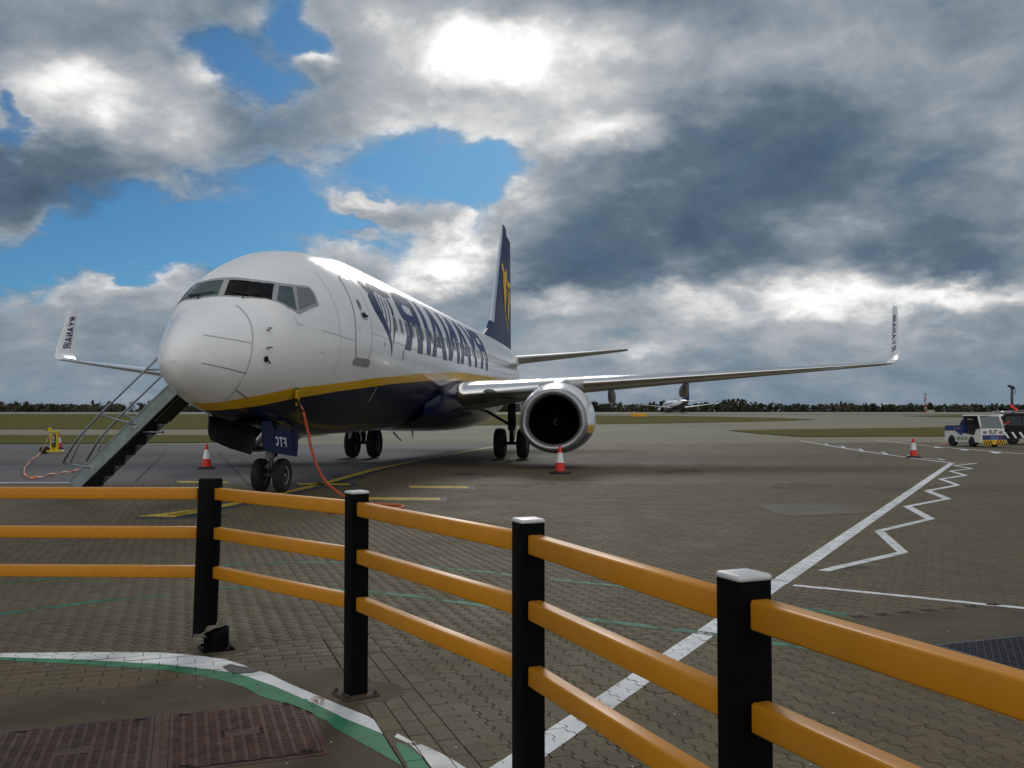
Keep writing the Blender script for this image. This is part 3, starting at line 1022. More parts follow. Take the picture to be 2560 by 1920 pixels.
def pchip(x, xp, yp):
    h = np.diff(xp); d = np.diff(yp) / h
    m = np.zeros(len(xp))
    for i in range(1, len(xp) - 1):
        if d[i - 1] * d[i] > 0:
            w1 = 2 * h[i] + h[i - 1]; w2 = h[i] + 2 * h[i - 1]
            m[i] = (w1 + w2) / (w1 / d[i - 1] + w2 / d[i])
    m[0] = d[0]; m[-1] = d[-1]
    k = int(np.clip(np.searchsorted(xp, x) - 1, 0, len(h) - 1))
    t = (x - xp[k]) / h[k]
    return float(yp[k] * (1 + 2 * t) * (1 - t) ** 2 + m[k] * h[k] * t * (1 - t) ** 2 + yp[k + 1] * t * t * (3 - 2 * t) + m[k + 1] * h[k] * t * t * (t - 1))


def interp(x, pts): return float(np.interp(x, [p[0] for p in pts], [p[1] for p in pts]))


_sec = {}


def sec(s):
    k = round(s, 4)
    if k not in _sec: _sec[k] = tuple(pchip(k, PROF[:, 0], PROF[:, i]) for i in (1, 2, 3, 4))
    return _sec[k]


def expo(s, sn):
    k = min(max(1 - s / 6, 0), 1)
    kb = min(max((s + .5) / 1.2, 0), 1) * min(max(1 - (s - 2) / 4, 0), 1)
    return 1 + 0.55 * k * (sn < 0) - 0.1 * kb * (sn > 0)


def fus(s, th):
    zt, zb, w, zc = sec(s)
    sn, c = sin(th), cos(th)
    return Vector((w * math.copysign(abs(c) ** expo(s, sn), c), s, zc + (zt - zc if sn > 0 else zc - zb) * sn))


def th_z(s, z):
    zt, zb, w, zc = sec(s)
    sn = (z - zc) / ((zt - zc) if z > zc else (zc - zb) + 1e-9)
    return math.asin(min(1, max(-1, sn)))


def th_l(s, l):
    zt, zb, w, zc = sec(s)
    c = min(1, (abs(l) / w)) ** (1 / expo(s, 1))
    t = math.acos(c)
    return t if l >= 0 else pi - t


def fnorm(s, th):
    e = 1e-3
    a = fus(s + e, th) - fus(s - e, th); b = fus(s, th + e) - fus(s, th - e)
    n = b.cross(a)
    if n.length < 1e-12: return Vector((0, -1, 0))
    n.normalize()
    zc = sec(s)[3]
    p = fus(s, th)
    return n if n.dot(p - Vector((0, s + 0.2, zc))) > 0 else -n


def on_side(s, z, off=0.006):
    th = th_z(s, z)
    return fus(s, th) + fnorm(s, th) * off


def on_top(s, l, off=0.006):
    th = th_l(s, l)
    return fus(s, th) + fnorm(s, th) * off


def decal(name, loops, fn, material, parent, grid=0.12, flip=False, smooth=True):
    vs, fs = tess(loops, grid)
    m = M()
    m.add([fn(p[0], p[1]) for p in vs], [f[::-1] if flip else f for f in fs], 0, smooth)
    return m.build(name, material, parent)


def ribbon(pts, w):
    """outline of a thin line drawn along 2D points"""
    pts = [Vector(p) for p in pts]
    L_, R_ = [], []
    for i, p in enumerate(pts):
        t = (pts[min(i + 1, len(pts) - 1)] - pts[max(i - 1, 0)]).normalized()
        n = Vector((-t.y, t.x)) * w / 2
        L_.append(tuple(p + n)); R_.append(tuple(p - n))
    return L_ + R_[::-1]


def rrect(cx, cy, w, h, r, n=4):
    o = []
    for qx, qy, a0 in ((1, -1, -90), (1, 1, 0), (-1, 1, 90), (-1, -1, 180)):
        for k in range(n + 1):
            a = radians(a0 + 90 * k / n)
            o.append((cx + qx * (w / 2 - r) + r * cos(a), cy + qy * (h / 2 - r) + r * sin(a)))
    return o


# letters drawn as outlines, unit height, already mirrored as the photograph shows them
def letter(ch):
    t = 0.30
    if ch == 'R':      # reversed R: stem on the right, bowl on the left
        return [[(1.30, 0), (1.30, 1), (0.45, 1), (0.18, 0.96), (0.03, 0.86), (0.0, 0.72), (0.06, 0.58), (0.22, 0.49), (0.42, 0.47), (0.12, 0), (0.50, 0), (0.72, 0.45), (0.96, 0.45), (0.96, 0)],
                [(0.96, 0.80), (0.96, 0.63), (0.55, 0.63), (0.42, 0.66), (0.38, 0.72), (0.42, 0.78), (0.55, 0.80)]]
    if ch == 'I': return [[(0, 0), (t + .02, 0), (t + .02, 1), (0, 1)]]
    if ch == 'A': return [[(0, 0), (0.36, 0), (0.45, 0.20), (0.95, 0.20), (1.04, 0), (1.40, 0), (0.88, 1), (0.52, 1)], [(0.55, 0.40), (0.85, 0.40), (0.70, 0.74)]]
    if ch == 'N': return [[(0, 0), (0.31, 0), (0.31, 0.62), (0.85, 0), (1.18, 0), (1.18, 1), (0.87, 1), (0.87, 0.38), (0.33, 1), (0, 1)]][:1]
    if ch == 'Y': return [[(0.52, 0), (0.86, 0), (0.86, 0.40), (1.38, 1), (1.00, 1), (0.69, 0.62), (0.38, 1), (0, 1), (0.52, 0.40)]]


def nmir():            # mirrored N: the diagonal climbs from lower left to upper right
    return [[(0, 0), (0.31, 0), (0.87, 0.62), (0.87, 0), (1.18, 0), (1.18, 1), (0.87, 1), (0.31, 0.38), (0.31, 1), (0, 1)]]


PART_W = {'R': 1.30, 'I': 0.32, 'A': 1.40, 'N': 1.18, 'Y': 1.38}


def build_airliner():
    t = thing('airliner', 'large white and navy airliner with yellow stripe, parked nose first behind the barrier', 'airplane', (PX, PY, 0), -PTH, 'airliners on the airfield')
    # ---- fuselage
    TOPZ = [(-.55, 1.2), (.05, 1.60), (.17, 1.755), (.5, 1.78), (1.01, 1.89), (1.92, 2.07), (3.44, 2.22), (5, 2.38), (7.1, 2.53), (9, 2.68), (14.25, 2.97), (20, 3.13), (29, 3.37), (33, 3.9), (36, 4.4), (40.2, 4.9)]
    BOTZ = [(-.55, 1.0), (.5, 1.45), (.61, 1.64), (.88, 1.655), (1.45, 1.73), (2.21, 1.88), (3.44, 2.04), (4.25, 2.12), (6.43, 2.30), (7.36, 2.36), (10.83, 2.57), (16.6, 2.79), (20.3, 2.91), (29, 3.12), (33, 3.66), (36, 4.18), (40.2, 4.8)]
    S = [-.55 + .5 * (i / 16) ** 2 for i in range(16)] + list(np.arange(-.05, 4, .11)) + list(np.arange(4, 8, .3)) + list(np.arange(8, 28, 1.0)) + list(np.arange(28, 39.7, .5)) + [39.75, 39.95, 40.0]
    rings = []
    n1, n2, n3 = 12, 3, 20
    for s in S:
        s = float(s)
        zt, zb, w, zc = sec(s)
        ta = th_z(s, max(zb, interp(s, BOTZ))); tb = th_z(s, max(zb, interp(s, TOPZ)))
        tb = max(ta, tb)
        ths = [-pi / 2 + (ta + pi / 2) * i / n1 for i in range(n1)] + [ta + (tb - ta) * i / n2 for i in range(n2)] + [tb + (pi / 2 - tb) * i / n3 for i in range(n3 + 1)]
        half = [fus(s, a) for a in ths]
        ring = half + [Vector((-p.x, p.y, p.z)) for p in half[-2:0:-1]]
        rings.append(ring)
    nh = n1 + n2 + n3
    nr = len(rings[0])

    def mi(i, j):
        k = j if j < nh else nr - 1 - j
        return 0 if k < n1 else (1 if k < n1 + n2 else 2)
    m = M(); m.loft(rings, mi, True, (False, True), True)
    # remove the zero-width faces where no stripe exists
    keep = [i for i, f in enumerate(m.f) if sum(1 for a in range(len(f)) if (Vector(m.v[f[a]]) - Vector(m.v[f[a - 1]])).length > 1e-5) >= 3]
    m.f = [m.f[i] for i in keep]; m.mi = [m.mi[i] for i in keep]; m.sm = [m.sm[i] for i in keep]
    body = m.build('fuselage', [NAVY, YELLOW, WHITE], t)
    # ---- nose seams and lightning strips
    rad = [(0.99, 0.10), (0.95, 0.30), (0.88, 0.50), (0.78, 0.68)]
    seam_pts = [(0.92, 3.50), (0.86, 3.42), (0.78, 3.27), (0.66, 3.0), (0.57, 2.76), (0.51, 2.5), (0.49, 2.3), (0.50, 2.1), (0.53, 1.95), (0.58, 1.82)]
    mm = M()

    def seam(pts, w=0.012, off=0.004):
        off = max(off, 0.008)
        q = []
        for a, b in zip(pts, pts[1:]):
            for k in range(4): q.append((a[0] + (b[0] - a[0]) * k / 4, a[1] + (b[1] - a[1]) * k / 4))
        vs, fs = tess([ribbon(q + [pts[-1]], w)], None)
        mm.add([on_side(p[0], p[1], off) for p in vs], fs)
    seam(seam_pts)
    mm.build('radome_seam', SEAM, body)
    for a, b in (((-.13, 2.88), (.57, 2.80)), ((-.29, 2.41), (.51, 2.28)), ((.53, 2.0), (.95, 1.86))):
        mm = M(); seam([(a[0] + (b[0] - a[0]) * k / 8, a[1] + (b[1] - a[1]) * k / 8) for k in range(9)], 0.012, 0.006); mm.build('lightning_strip', mat('strip_metal', (.45, .45, .45), .35, .8), body)
    for pts in ([(4.5, 3.32), (5.5, 3.29), (7.0, 3.26), (9, 3.22), (14, 3.28), (20, 3.36), (28, 3.5)], [(2.3, 3.18), (3.55, 3.08)], [(1.62, 3.36), (1.64, 3.24), (1.78, 3.22)], [(2.25, 2.76), (2.42, 2.755)], [(3.45, 4.62), (4.1, 4.66)], [(2.98, 2.4), (2.96, 3.2), (2.98, 3.9), (3.0, 4.4)], [(8.25, 2.75), (8.25, 3.6), (8.25, 4.3), (8.25, 4.8)], [(11.6, 2.85), (11.6, 3.6), (11.6, 4.3), (11.6, 4.85)]):
        mm = M(); q = []
        for a, b in zip(pts, pts[1:]):
            k = max(3, int(abs(b[0] - a[0]) / .4)); q += [(a[0] + (b[0] - a[0]) * i / k, a[1] + (b[1] - a[1]) * i / k) for i in range(k)]
        seam(q + [pts[-1]], 0.008, 0.003); mm.build('panel_seam', SEAM, body)
    # ---- cockpit glazing, drawn in (s, lateral)
    P1 = [(1.385, .055), (1.395, .27), (1.43, .47), (1.52, .64), (1.67, .79), (1.58, .805), (1.50, .83), (1.42, .85), (1.35, .87), (1.25, .68), (1.185, .47), (1.145, .25), (1.14, .055), (1.21, .055), (1.26, .055), (1.31, .055)]
    P2 = [(1.71, .855), (1.80, .905), (1.89, .96), (1.98, 1.01), (1.88, 1.08), (1.80, 1.14), (1.735, 1.19), (1.60, 1.11), (1.50, 1.02), (1.42, .935), (1.51, .91), (1.60, .89)]
    P3 = [(2.08, 1.05), (2.17, 1.10), (2.27, 1.14), (2.38, 1.18), (2.40, 1.24), (2.385, 1.30), (2.34, 1.335), (2.17, 1.30), (1.98, 1.26), (1.80, 1.215), (1.87, 1.17), (1.96, 1.11)]
    OUT = [(1.45, 0), (1.455, .22), (1.48, .43), (1.58, .62), (1.75, .80), (1.90, .91), (2.08, 1.015), (2.25, 1.09), (2.43, 1.165), (2.47, 1.26), (2.42, 1.375), (2.08, 1.305), (1.765, 1.23), (1.55, 1.09), (1.375, .91), (1.25, .70), (1.165, .48), (1.12, .24), (1.115, 0)]
    for sg in (1, -1):
        flip = sg < 0
        fn = lambda a, b, o=0.004: on_top(a, sg * b, o)
        decal('window_frame', [OUT, P1, P2, P3], lambda a, b: fn(a, b, 0.010), FRAME, t, 0.08, flip)
        for P, mt in ((P1, GLASS if sg > 0 else GLASSTINT), (P2, GLASSTINT), (P3, mat('cockpit_shade', (0.17, 0.18, 0.19), 0.2))):
            decal('cockpit_window', [P], lambda a, b: fn(a, b, 0.004), mt, t, 0.08, flip)
        wp = M()
        w0 = [on_top(1.13, sg * .42, .02), on_top(1.20, sg * .40, .05), on_top(1.235, sg * .62, .03)]
        wp.tube(w0, .012, 6); wp.tube([on_top(1.205, sg * .15, .022), on_top(1.215, sg * .42, .03), on_top(1.30, sg * .68, .022)], .010, 6)
        wp.build('wiper', DARKMETAL, t)
    # ---- probes
    for s, z in ((.97, 3.06), (.87, 2.74)):
        p = on_side(s, z, 0); n = fnorm(s, th_z(s, z))
        q = M(); q.tube([p, p + n * .09], [.028, .016], 8); q.tube([p + n * .09 + Vector((0, .04, 0)), p + n * .09 + Vector((0, -.13, -.005))], [.016, .009], 8)
        q.build('pitot_probe', SILVER, t)
    p = on_side(.84, 2.54, .004); n = fnorm(.84, th_z(.84, 2.54))
    q = M(); R = n.to_track_quat('Z', 'Y').to_matrix().to_4x4(); R.translation = p
    q.add([R @ Vector((.055 * cos(a * pi / 8), .055 * sin(a * pi / 8), .004)) for a in range(16)], [tuple(range(16))])
    q.tube([p, p + n * .04, p + n * .05 + Vector((0, .09, -.07))], .013, 6)
    q.build('vane_sensor', DARKMETAL, t)
    # ---- front door
    dl = [(3.70, 2.74), (3.64, 2.84), (3.58, 3.0), (3.62, 3.4), (3.70, 3.85), (3.76, 4.2), (3.80, 4.40), (3.90, 4.47), (4.30, 4.49), (4.44, 4.43), (4.52, 4.25), (4.50, 3.8), (4.46, 3.4), (4.43, 3.0), (4.40, 2.84), (4.30, 2.74)]
    cx, cy = 4.05, 3.6
    inner = [(cx + (a - cx) * .962, cy + (b - cy) * .984) for a, b in dl]
    door = decal('front_door', [inner], lambda a, b: on_side(a, b, .005), WHITE, t, .1)
    decal('door_seam', [dl, inner], lambda a, b: on_side(a, b, .012), mat('door_gap', (.17, .17, .175), .6), door, .1)
    decal('door_window', [[(4.05 + .085 * cos(k * pi / 8), 3.88 + .13 * sin(k * pi / 8)) for k in range(16)]], lambda a, b: on_side(a, b, .012), SURROUND, door, .1)
    decal('door_window', [[(4.05 + .055 * cos(k * pi / 8), 3.88 + .095 * sin(k * pi / 8)) for k in range(16)]], lambda a, b: on_side(a, b, .016), PANE, door, .1)
    decal('door_handle', [rrect(4.15, 3.655, .30, .16, .05)], lambda a, b: on_side(a, b, .012), SURROUND, door, .1)
    hd = M(); hd.tube([on_side(4.04, 3.66, .03), on_side(4.26, 3.65, .03)], .028, 8); hd.box(on_side(4.12, 3.66, .02), (.03, .14, .09)); hd.build('door_handle', DARKMETAL, door)
    decal('door_placard', [rrect(3.80, 3.36, .10, .07, .01), rrect(3.80, 3.36, .085, .055, .008)], lambda a, b: on_side(a, b, .008), SEAM, door, .1)
    decal('door_sill', [[(3.63, 2.60), (3.60, 2.70), (3.68, 2.745), (4.38, 2.745), (4.46, 2.70), (4.42, 2.60)]], lambda a, b: on_side(a, b, .02), STRIPGREY, t, .1)
    # ---- name along the side
    LET = [('R', 6.92, 2.10), ('I', 9.52, .47), ('A', 10.20, 2.03), ('N', 12.50, 1.81), ('A', 14.46, 2.0), ('Y', 16.42, 1.95), ('R', 18.20, 1.90)]
    Z0, HT = 3.175, 1.53
    for ch, s0, wd in LET:
        lp = nmir() if ch == 'N' else letter(ch)
        k = wd / PART_W[ch]
        loops = []
        for l_ in lp:
            loops.append([(s0 + u * k + .55 * v ** 1.5, Z0 + .012 * (s0 - 7) + v * HT) for u, v in [(a, b) for a, b in l_]])
        fine = []
        for l_ in loops:
            q = []
            for i in range(len(l_)):
                a, b = Vector(l_[i]), Vector(l_[(i + 1) % len(l_)])
                for kk in range(3): q.append(tuple(a.lerp(b, kk / 3)))
            fine.append(q)
        decal('side_letter', fine, lambda a, b: on_side(a, b, .006), LETTER, t, .14)
    # harp emblem
    HEAD = [(4.86, 4.50), (4.96, 4.55), (5.10, 4.53), (5.20, 4.46), (5.22, 4.36), (5.10, 4.26), (4.98, 4.30), (4.90, 4.40)]
    HARP = [(5.20, 4.30), (5.30, 4.42), (5.42, 4.56), (5.72, 4.60), (6.05, 4.58), (6.35, 4.52), (6.62, 4.49), (6.84, 4.50), (7.00, 4.50), (7.02, 4.43), (6.86, 4.37), (6.62, 4.36), (6.30, 4.33), (6.02, 4.36), (5.80, 4.40), (5.58, 4.38), (5.46, 4.28), (5.44, 4.10), (5.46, 3.92),
            (5.58, 3.74), (5.72, 3.58), (5.84, 3.42), (5.93, 3.26), (5.98, 3.10), (5.96, 2.92), (5.90, 3.04), (5.80, 3.20), (5.66, 3.34), (5.50, 3.46), (5.30, 3.60), (5.10, 3.74), (4.96, 3.86), (4.90, 4.00), (4.90, 4.14), (5.00, 4.24)]
    STR = [ribbon([(5.66, 4.32), (5.60, 4.10), (5.55, 3.86)], .05), ribbon([(5.92, 4.29), (5.82, 3.98), (5.70, 3.67)], .06), ribbon([(6.20, 4.27), (6.06, 3.86), (5.85, 3.46)], .06),
           [(6.44, 4.32), (6.60, 4.30), (6.62, 4.10), (6.52, 3.84), (6.32, 3.55), (6.12, 3.30), (6.02, 3.14), (6.10, 3.40), (6.28, 3.72), (6.40, 4.0), (6.44, 4.18)]]
    decal('harp_emblem', [HARP], lambda a, b: on_side(a, b, .006), LETTER, t, .11)
    decal('harp_emblem', [HEAD], lambda a, b: on_side(a, b, .006), LETTER, t, .11)
    for k in STR: decal('harp_string', [k], lambda a, b: on_side(a, b, .006), LETTER, t, .11)
    # ---- cabin windows
    s = 6.45
    while s < 30.4:
        zc = 3.725 + (s - 6.45) * .009 + max(0, s - 28) * .03
        w = M()
        for lw, lh, off, k in ((.27, .38, .009, 0), (.20, .29, .013, 1)):
            o = rrect(s, zc, lw, lh, lw * .45, 3)
            vs, fs = tess([o], .2)
            w.add([on_side(a, b, off) for a, b in vs], fs, k, True)
        w.build('cabin_window', [SURROUND, PANE], t)
        s += .56
    # small fittings on the side
    decal('vent_panel', [rrect(7.03, 3.03, .12, .24, .05)], lambda a, b: on_side(a, b, .008), SURROUND, t, .1)
    decal('drain_port', [rrect(5.35, 3.16, .05, .09, .02)], lambda a, b: on_side(a, b, .008), SEAM, t, .1)
    decal('cargo_mark', [[(5.49, 2.20), (5.55, 2.20), (5.60, 1.88), (5.54, 1.88)]], lambda a, b: on_side(a, b, .008), WINGGREY, t, .1)
    # ---- wing-body fairing
    fr = M(); rings = []
    for k in range(25):
        u = k / 24; s = 11.2 + u * 13.0
        e = min(1, sin(pi * min(max(u, 0.0), 1)) ** .45) if 0 < u < 1 else 0
        w = 1.45 + .67 * e; zb = 1.32 - .27 * e; zt = 1.9 + .65 * e
        ring = []
        for a in range(33):
            th = -pi + pi * a / 32
            c, sn = cos(th), sin(th)
            ring.append(Vector((w * math.copysign(abs(c) ** .62, c), s, zt + (zt - zb) * (-(abs(sn) ** .75)))))
        rings.append(ring)
    fr.loft(rings, 0, False, (False, False), True)
    fr.build('belly_fairing', NAVY, t)
    # ---- wings
    # airfoil: upper then lower points as (chord fraction, thickness share)
    up = [(1, .0), (.9, .22), (.75, .50), (.6, .75), (.45, .92), (.32, 1.0), (.2, .95), (.12, .82), (.06, .62), (.025, .42), (.006, .22), (0, .04)]
    lo = [(.004, -.14), (.02, -.28), (.05, -.42), (.12, -.60), (.25, -.75), (.4, -.76), (.55, -.62), (.7, -.42), (.85, -.20), (1, -.03)]

    def section(l, le, ch, z, tk, sg, twist=0.0, lim=None):
        pts = []
        for c, h in up + lo:
            x = c * ch; y = h * tk * ch * .5
            pts.append(Vector((sg * l, le + x * cos(twist) , z + y - x * sin(twist))))
        return pts
    NP_ = len(up) + len(lo)
    for sg, ztip in ((1, 3.60), (-1, 4.02)):
        root = thing('wing', None, None)
        root.name = 'wing'
        ST = [(1.5, 13.3, 8.0, 2.16, .135, .02), (2.05, 13.6, 7.6, 2.24, .135, .02), (3.6, 14.5, 6.3, 2.42, .125, .02), (5.6, 15.6, 5.2, 2.64, .115, .015),
              (9.0, 17.5, 4.1, 2.64 + (ztip - 2.64) * .29, .105, .01), (13.0, 19.72, 2.9, 2.64 + (ztip - 2.64) * .645, .10, .005), (17.0, 21.95, 1.65, ztip, .095, 0)]
        m = M()
        rings = [section(l, le, ch, z, tk, sg, tw) for l, le, ch, z, tk, tw in ST]
        m.loft(rings, 0, True, (True, True), True, flip=sg > 0)
        bpy.data.objects.remove(root)
        wing = m.build('wing', WINGGREY, t, auto=50)
        # polished leading edge: the front of the section, a hair proud
        a0, a1 = 6, len(up) + 3
        for seg in (((0, 1), 1.0, 4.35), ((0, 1), 5.75, 16.9)):
            m = M(); rg = []
            for k in range(13):
                l = seg[1] + (seg[2] - seg[1]) * k / 12
                l = max(l, 1.9)
                le, ch, z, tk, tw = [interp(l, [(st[0], st[i]) for st in ST]) for i in range(1, 6)]
                sc = section(l, le - .012, ch, z, tk * 1.04, sg, tw)[a0:a1 + 1]
                rg.append([p + Vector((0, 0, .001)) for p in sc])
            m.loft(rg, 0, False, (False, False), True, flip=sg > 0)
            m.build('leading_edge', CHROME, wing)
        # landing light in the root
        le, ch, z, tk, tw = [interp(2.9, [(st[0], st[i]) for st in ST]) for i in range(1, 6)]
        m = M(); rg = []
        for r, o in ((.0, .0), (.6, .0), (1, .012)):
            rg.append([Vector((sg * (2.9 + .20 * r * cos(a * pi / 8)), le - .028 + o + .22 * r * cos(a * pi / 8) * .58 + .05 * (r * sin(a * pi / 8)) ** 2, z + .01 + .085 * r * sin(a * pi / 8))) for a in range(16)])
        m.loft(rg, 0, True, (False, False), True, flip=sg > 0)
        m.build('landing_light', mat('lamp_lens', (.10, .12, .12), .08), wing)
        # flap track fairings
        for l, s0, s1, drop in ((6.6, 18.0, 22.4, .42), (9.3, 19.2, 22.9, .40)):
            z = interp(l, [(st[0], st[3]) for st in ST]) - .10
            m = M(); rg = []
            for k in range(9):
                u = k / 8; e = max(.05, sin(pi * min(1, .08 + u * .86)) ** .6)
                zc = z - .02 - drop * .62 * e - u * .12
                rg.append([Vector((sg * l + .15 * e * math.copysign(abs(cos(a * pi / 6)) ** .6, cos(a * pi / 6)), s0 + (s1 - s0) * u, zc + drop * .55 * e * math.copysign(abs(sin(a * pi / 6)) ** .7, sin(a * pi / 6)))) for a in range(12)])
            m.loft(rg, 0, True, (True, True), True)
            m.build('flap_fairing', WINGGREY, wing)
        # winglet: blends up from the tip
        m = M(); rg = []
        path = [(17.0, 21.95, 1.65, ztip, 0), (17.3, 22.14, 1.58, ztip + .03, 18), (17.55, 22.36, 1.50, ztip + .16, 48), (17.68, 22.60, 1.40, ztip + .42, 72), (17.80, 23.10, 1.18, ztip + 1.1, 80), (17.92, 23.62, .90, ztip + 1.85, 81), (18.0, 24.05, .62, ztip + 2.42, 81), (18.01, 24.2, .45, ztip + 2.48, 81)]
        for l, le, ch, z, an in path:
            a = radians(an); r = []
            for c, h in up + lo:
                th = h * .085 * ch * .5
                r.append(Vector((sg * (l - th * sin(a)), le + c * ch, z + th * cos(a))))
            rg.append(r)
        m.loft(rg, 0, True, (False, True), True, flip=sg > 0)
        wl = m.build('winglet', WHITE, t, auto=50)
        # name on the inner face
        word = 'RYANAIR'; x = 0.0; scale = .172
        tot = sum(PART_W[c] + .22 for c in word) * scale * .92
        x0 = ztip + .55 if sg > 0 else ztip + 2.12
        for c in word:
            lp = nmir() if c == 'N' else letter(c)
            if True:
                # letter() is drawn mirrored; undo to get the plain shape for the rotated mapping
                lp = [[(PART_W[c] - u, v) for u, v in l_] for l_ in lp]
            vs, fs = tess(lp)
            o = []
            for u, v in vs:
                u = u + .28 * v
                d = (x + u * scale * .92)
                zz = (x0 + d) if sg > 0 else (x0 - d)
                zz0 = zz - ztip
                lw = interp(zz0, [(.42, 17.68), (1.1, 17.80), (1.85, 17.92), (2.42, 18.0)])
                le = interp(zz0, [(.42, 22.60), (1.1, 23.10), (1.85, 23.62), (2.42, 24.05)])
                ch = interp(zz0, [(.42, 1.40), (1.1, 1.18), (1.85, .9), (2.42, .62)])
                cc = le + ch * .66 - v * (.42 * ch)
                o.append(Vector((sg * (lw - .058), cc, zz)))
            mm2 = M(); mm2.add(o, fs); mm2.build('winglet_letter', LETTER, wl)
            x += (PART_W[c] + .22) * scale * .92
    # ---- engines
    for sg in (1, -1):
        EL, EZ, ES = (5.05 if sg > 0 else 4.60), 1.42, 12.15
        NE = 48

        def ering(r, s, flat=.93, cz=0.0):
            o = []
            for k in range(NE):
                a = 2 * pi * k / NE
                zz = r * sin(a)
                xx = r * cos(a) * (1.03 if zz < 0 else 1.0)
                o.append(Vector((sg * EL + xx, ES + s, EZ + cz + (zz if zz > 0 else zz * flat))))
            return o
        m = M()
        prof = [(.985, .30), (1.04, .55), (1.10, .95), (1.145, 1.5), (1.15, 2.1), (1.10, 2.8), (1.0, 3.5), (.90, 4.0), (.82, 4.2)]
        rings = [ering(r, s, .91, 0.05 * min(1, s / 2)) for r, s in prof]

        def emi(i, j):
            z = 1 * sin(2 * pi * (j + .5) / NE)
            return 2 if z > -.12 else (1 if z > -.36 else 0)
        m.loft(rings, emi, True, (False, False), True, flip=True)
        eng = m.build('engine', [NAVY, YELLOW, WHITE], t)
        m = M(); m.loft([ering(r, s, .92, 0) for r, s in ((.752, .40), (.748, .28), (.765, .15), (.80, .06), (.86, .0), (.915, .03), (.955, .12), (.987, .305))], 0, True, (False, False), True, flip=True)
        m.build('inlet_lip', LIPMETAL, eng)
        m = M(); m.loft([ering(r, s, .94, 0) for r, s in ((.78, 1.5), (.765, .8), (.752, .395))], 0, True, (False, False), True, flip=True)
        m.loft([ering(.78, 1.5), ering(.2, 1.52)], 0, True, (False, True), True)
        m.build('inlet_duct', BLACK, eng)
        m = M()
        for k in range(24):
            a = 2 * pi * k / 24
            q = []
            for r, w_, tw in ((.20, .05, .5), (.5, .07, .8), (.74, .085, 1.05)):
                for s_ in (-1, 1):
                    da = s_ * w_ / r * cos(tw) * .9
                    q.append(Vector((sg * EL + r * cos(a + da), ES + 1.35 + s_ * w_ * sin(tw), EZ + r * sin(a + da) * (1 if sin(a) > 0 else .97))))
            m.add(q, [(0, 1, 3, 2), (2, 3, 5, 4)], 0, True)
        m.build('fan', mat('fan_blade', (.004, .004, .005), .6, .0, spec=.15), eng)
        m = M(); m.lathe([(.004, -.42), (.06, -.36), (.13, -.22), (.19, -.05), (.21, .06)], (sg * EL, ES + 1.35, EZ), 'Y', 20)
        sp = m.build('spinner', DARKMETAL, eng)
        m = M()
        sw = []
        for k in range(14):
            a = .8 + k * .33; r = .018 + k * .0075
            sw.append(Vector((sg * EL + r * cos(a), ES + 1.35 - .405 + (r / .19) ** 1.4 * .33 - .012, EZ + r * sin(a))))
        m.tube(sw, .006, 4); m.build('spinner_swirl', WINGGREY, sp)
        m = M(); m.lathe([(.70, 3.9), (.62, 4.6), (.46, 5.1)], (sg * EL, ES, EZ + .08), 'Y', 24); m.build('exhaust', DARKMETAL, eng)
        # pylon
        m = M(); rg = []
        for s, z0, z1, w in ((13.5, 2.42, 2.50, .10), (14.1, 2.35, 2.66, .22), (15.2, 2.2, 2.78, .30), (16.4, 2.0, 2.74, .30), (18.0, 2.1, 2.6, .26), (19.0, 2.3, 2.5, .10)):
            rg.append([Vector((sg * EL + w * math.copysign(abs(cos(a * pi / 8)) ** .6, cos(a * pi / 8)), s, (z0 + z1) / 2 + (z1 - z0) / 2 * math.copysign(abs(sin(a * pi / 8)) ** .7, sin(a * pi / 8)))) for a in range(16)])
        m.loft(rg, 0, True, (True, True), True); m.build('pylon', SILVER, eng)
    # ---- tail
    m = M(); rg = []

    FC = [(1 - cos(pi * k / 22)) / 2 for k in range(23)]

    def fin_t(c): return 2.0 * (1.4845 * sqrt(max(c, 0)) - .63 * c - 1.758 * c ** 2 + 1.4215 * c ** 3 - .518 * c ** 4) * .98 + .01 * c

    def finsec(z, le, ch, tk):
        return [Vector((fin_t(c) * tk, le + c * ch, z)) for c in FC[::-1]] + [Vector((-fin_t(c) * tk, le + c * ch, z)) for c in FC[1:-1]]
    FS = [(5.0, 30.6, 10.6, .17), (5.75, 31.2, 10.0, .17), (6.1, 31.9, 9.3, .165), (6.6, 32.75, 8.45, .16), (8.6, 34.22, 6.9, .135), (10.6, 35.75, 5.25, .105), (12.28, 37.02, 3.85, .07), (12.31, 37.05, 2.15, .06), (12.62, 37.30, 1.75, .055), (12.74, 37.6, 1.1, .03)]
    m.loft([finsec(*q) for q in FS], 0, True, (True, True), True)
    fin = m.build('tail_fin', FINNAVY, t, auto=45)
    m = M()
    m.loft([[p + Vector((0, -.012, 0)) for p in finsec(z, le, ch, tk * 1.03)[18:27]] for z, le, ch, tk in FS[3:]], 0, False, (False, False), True)
    m.build('fin_edge', CHROME, fin)
    dz = M(); dz.prism([(28.9, 5.45), (30.5, 5.72), (31.9, 6.16), (32.85, 6.66), (33.4, 6.6), (33.4, 5.4)], -.07, .07, 'YZ'); dz.build('dorsal_fin', FINNAVY, fin)

    def fin_at(s, z, off):
        le, ch, tk = [interp(z, [(q[0], q[i]) for q in FS]) for i in (1, 2, 3)]
        c = min(1, max(0, (s - le) / ch))
        return Vector((fin_t(c) * tk + off, s, z))
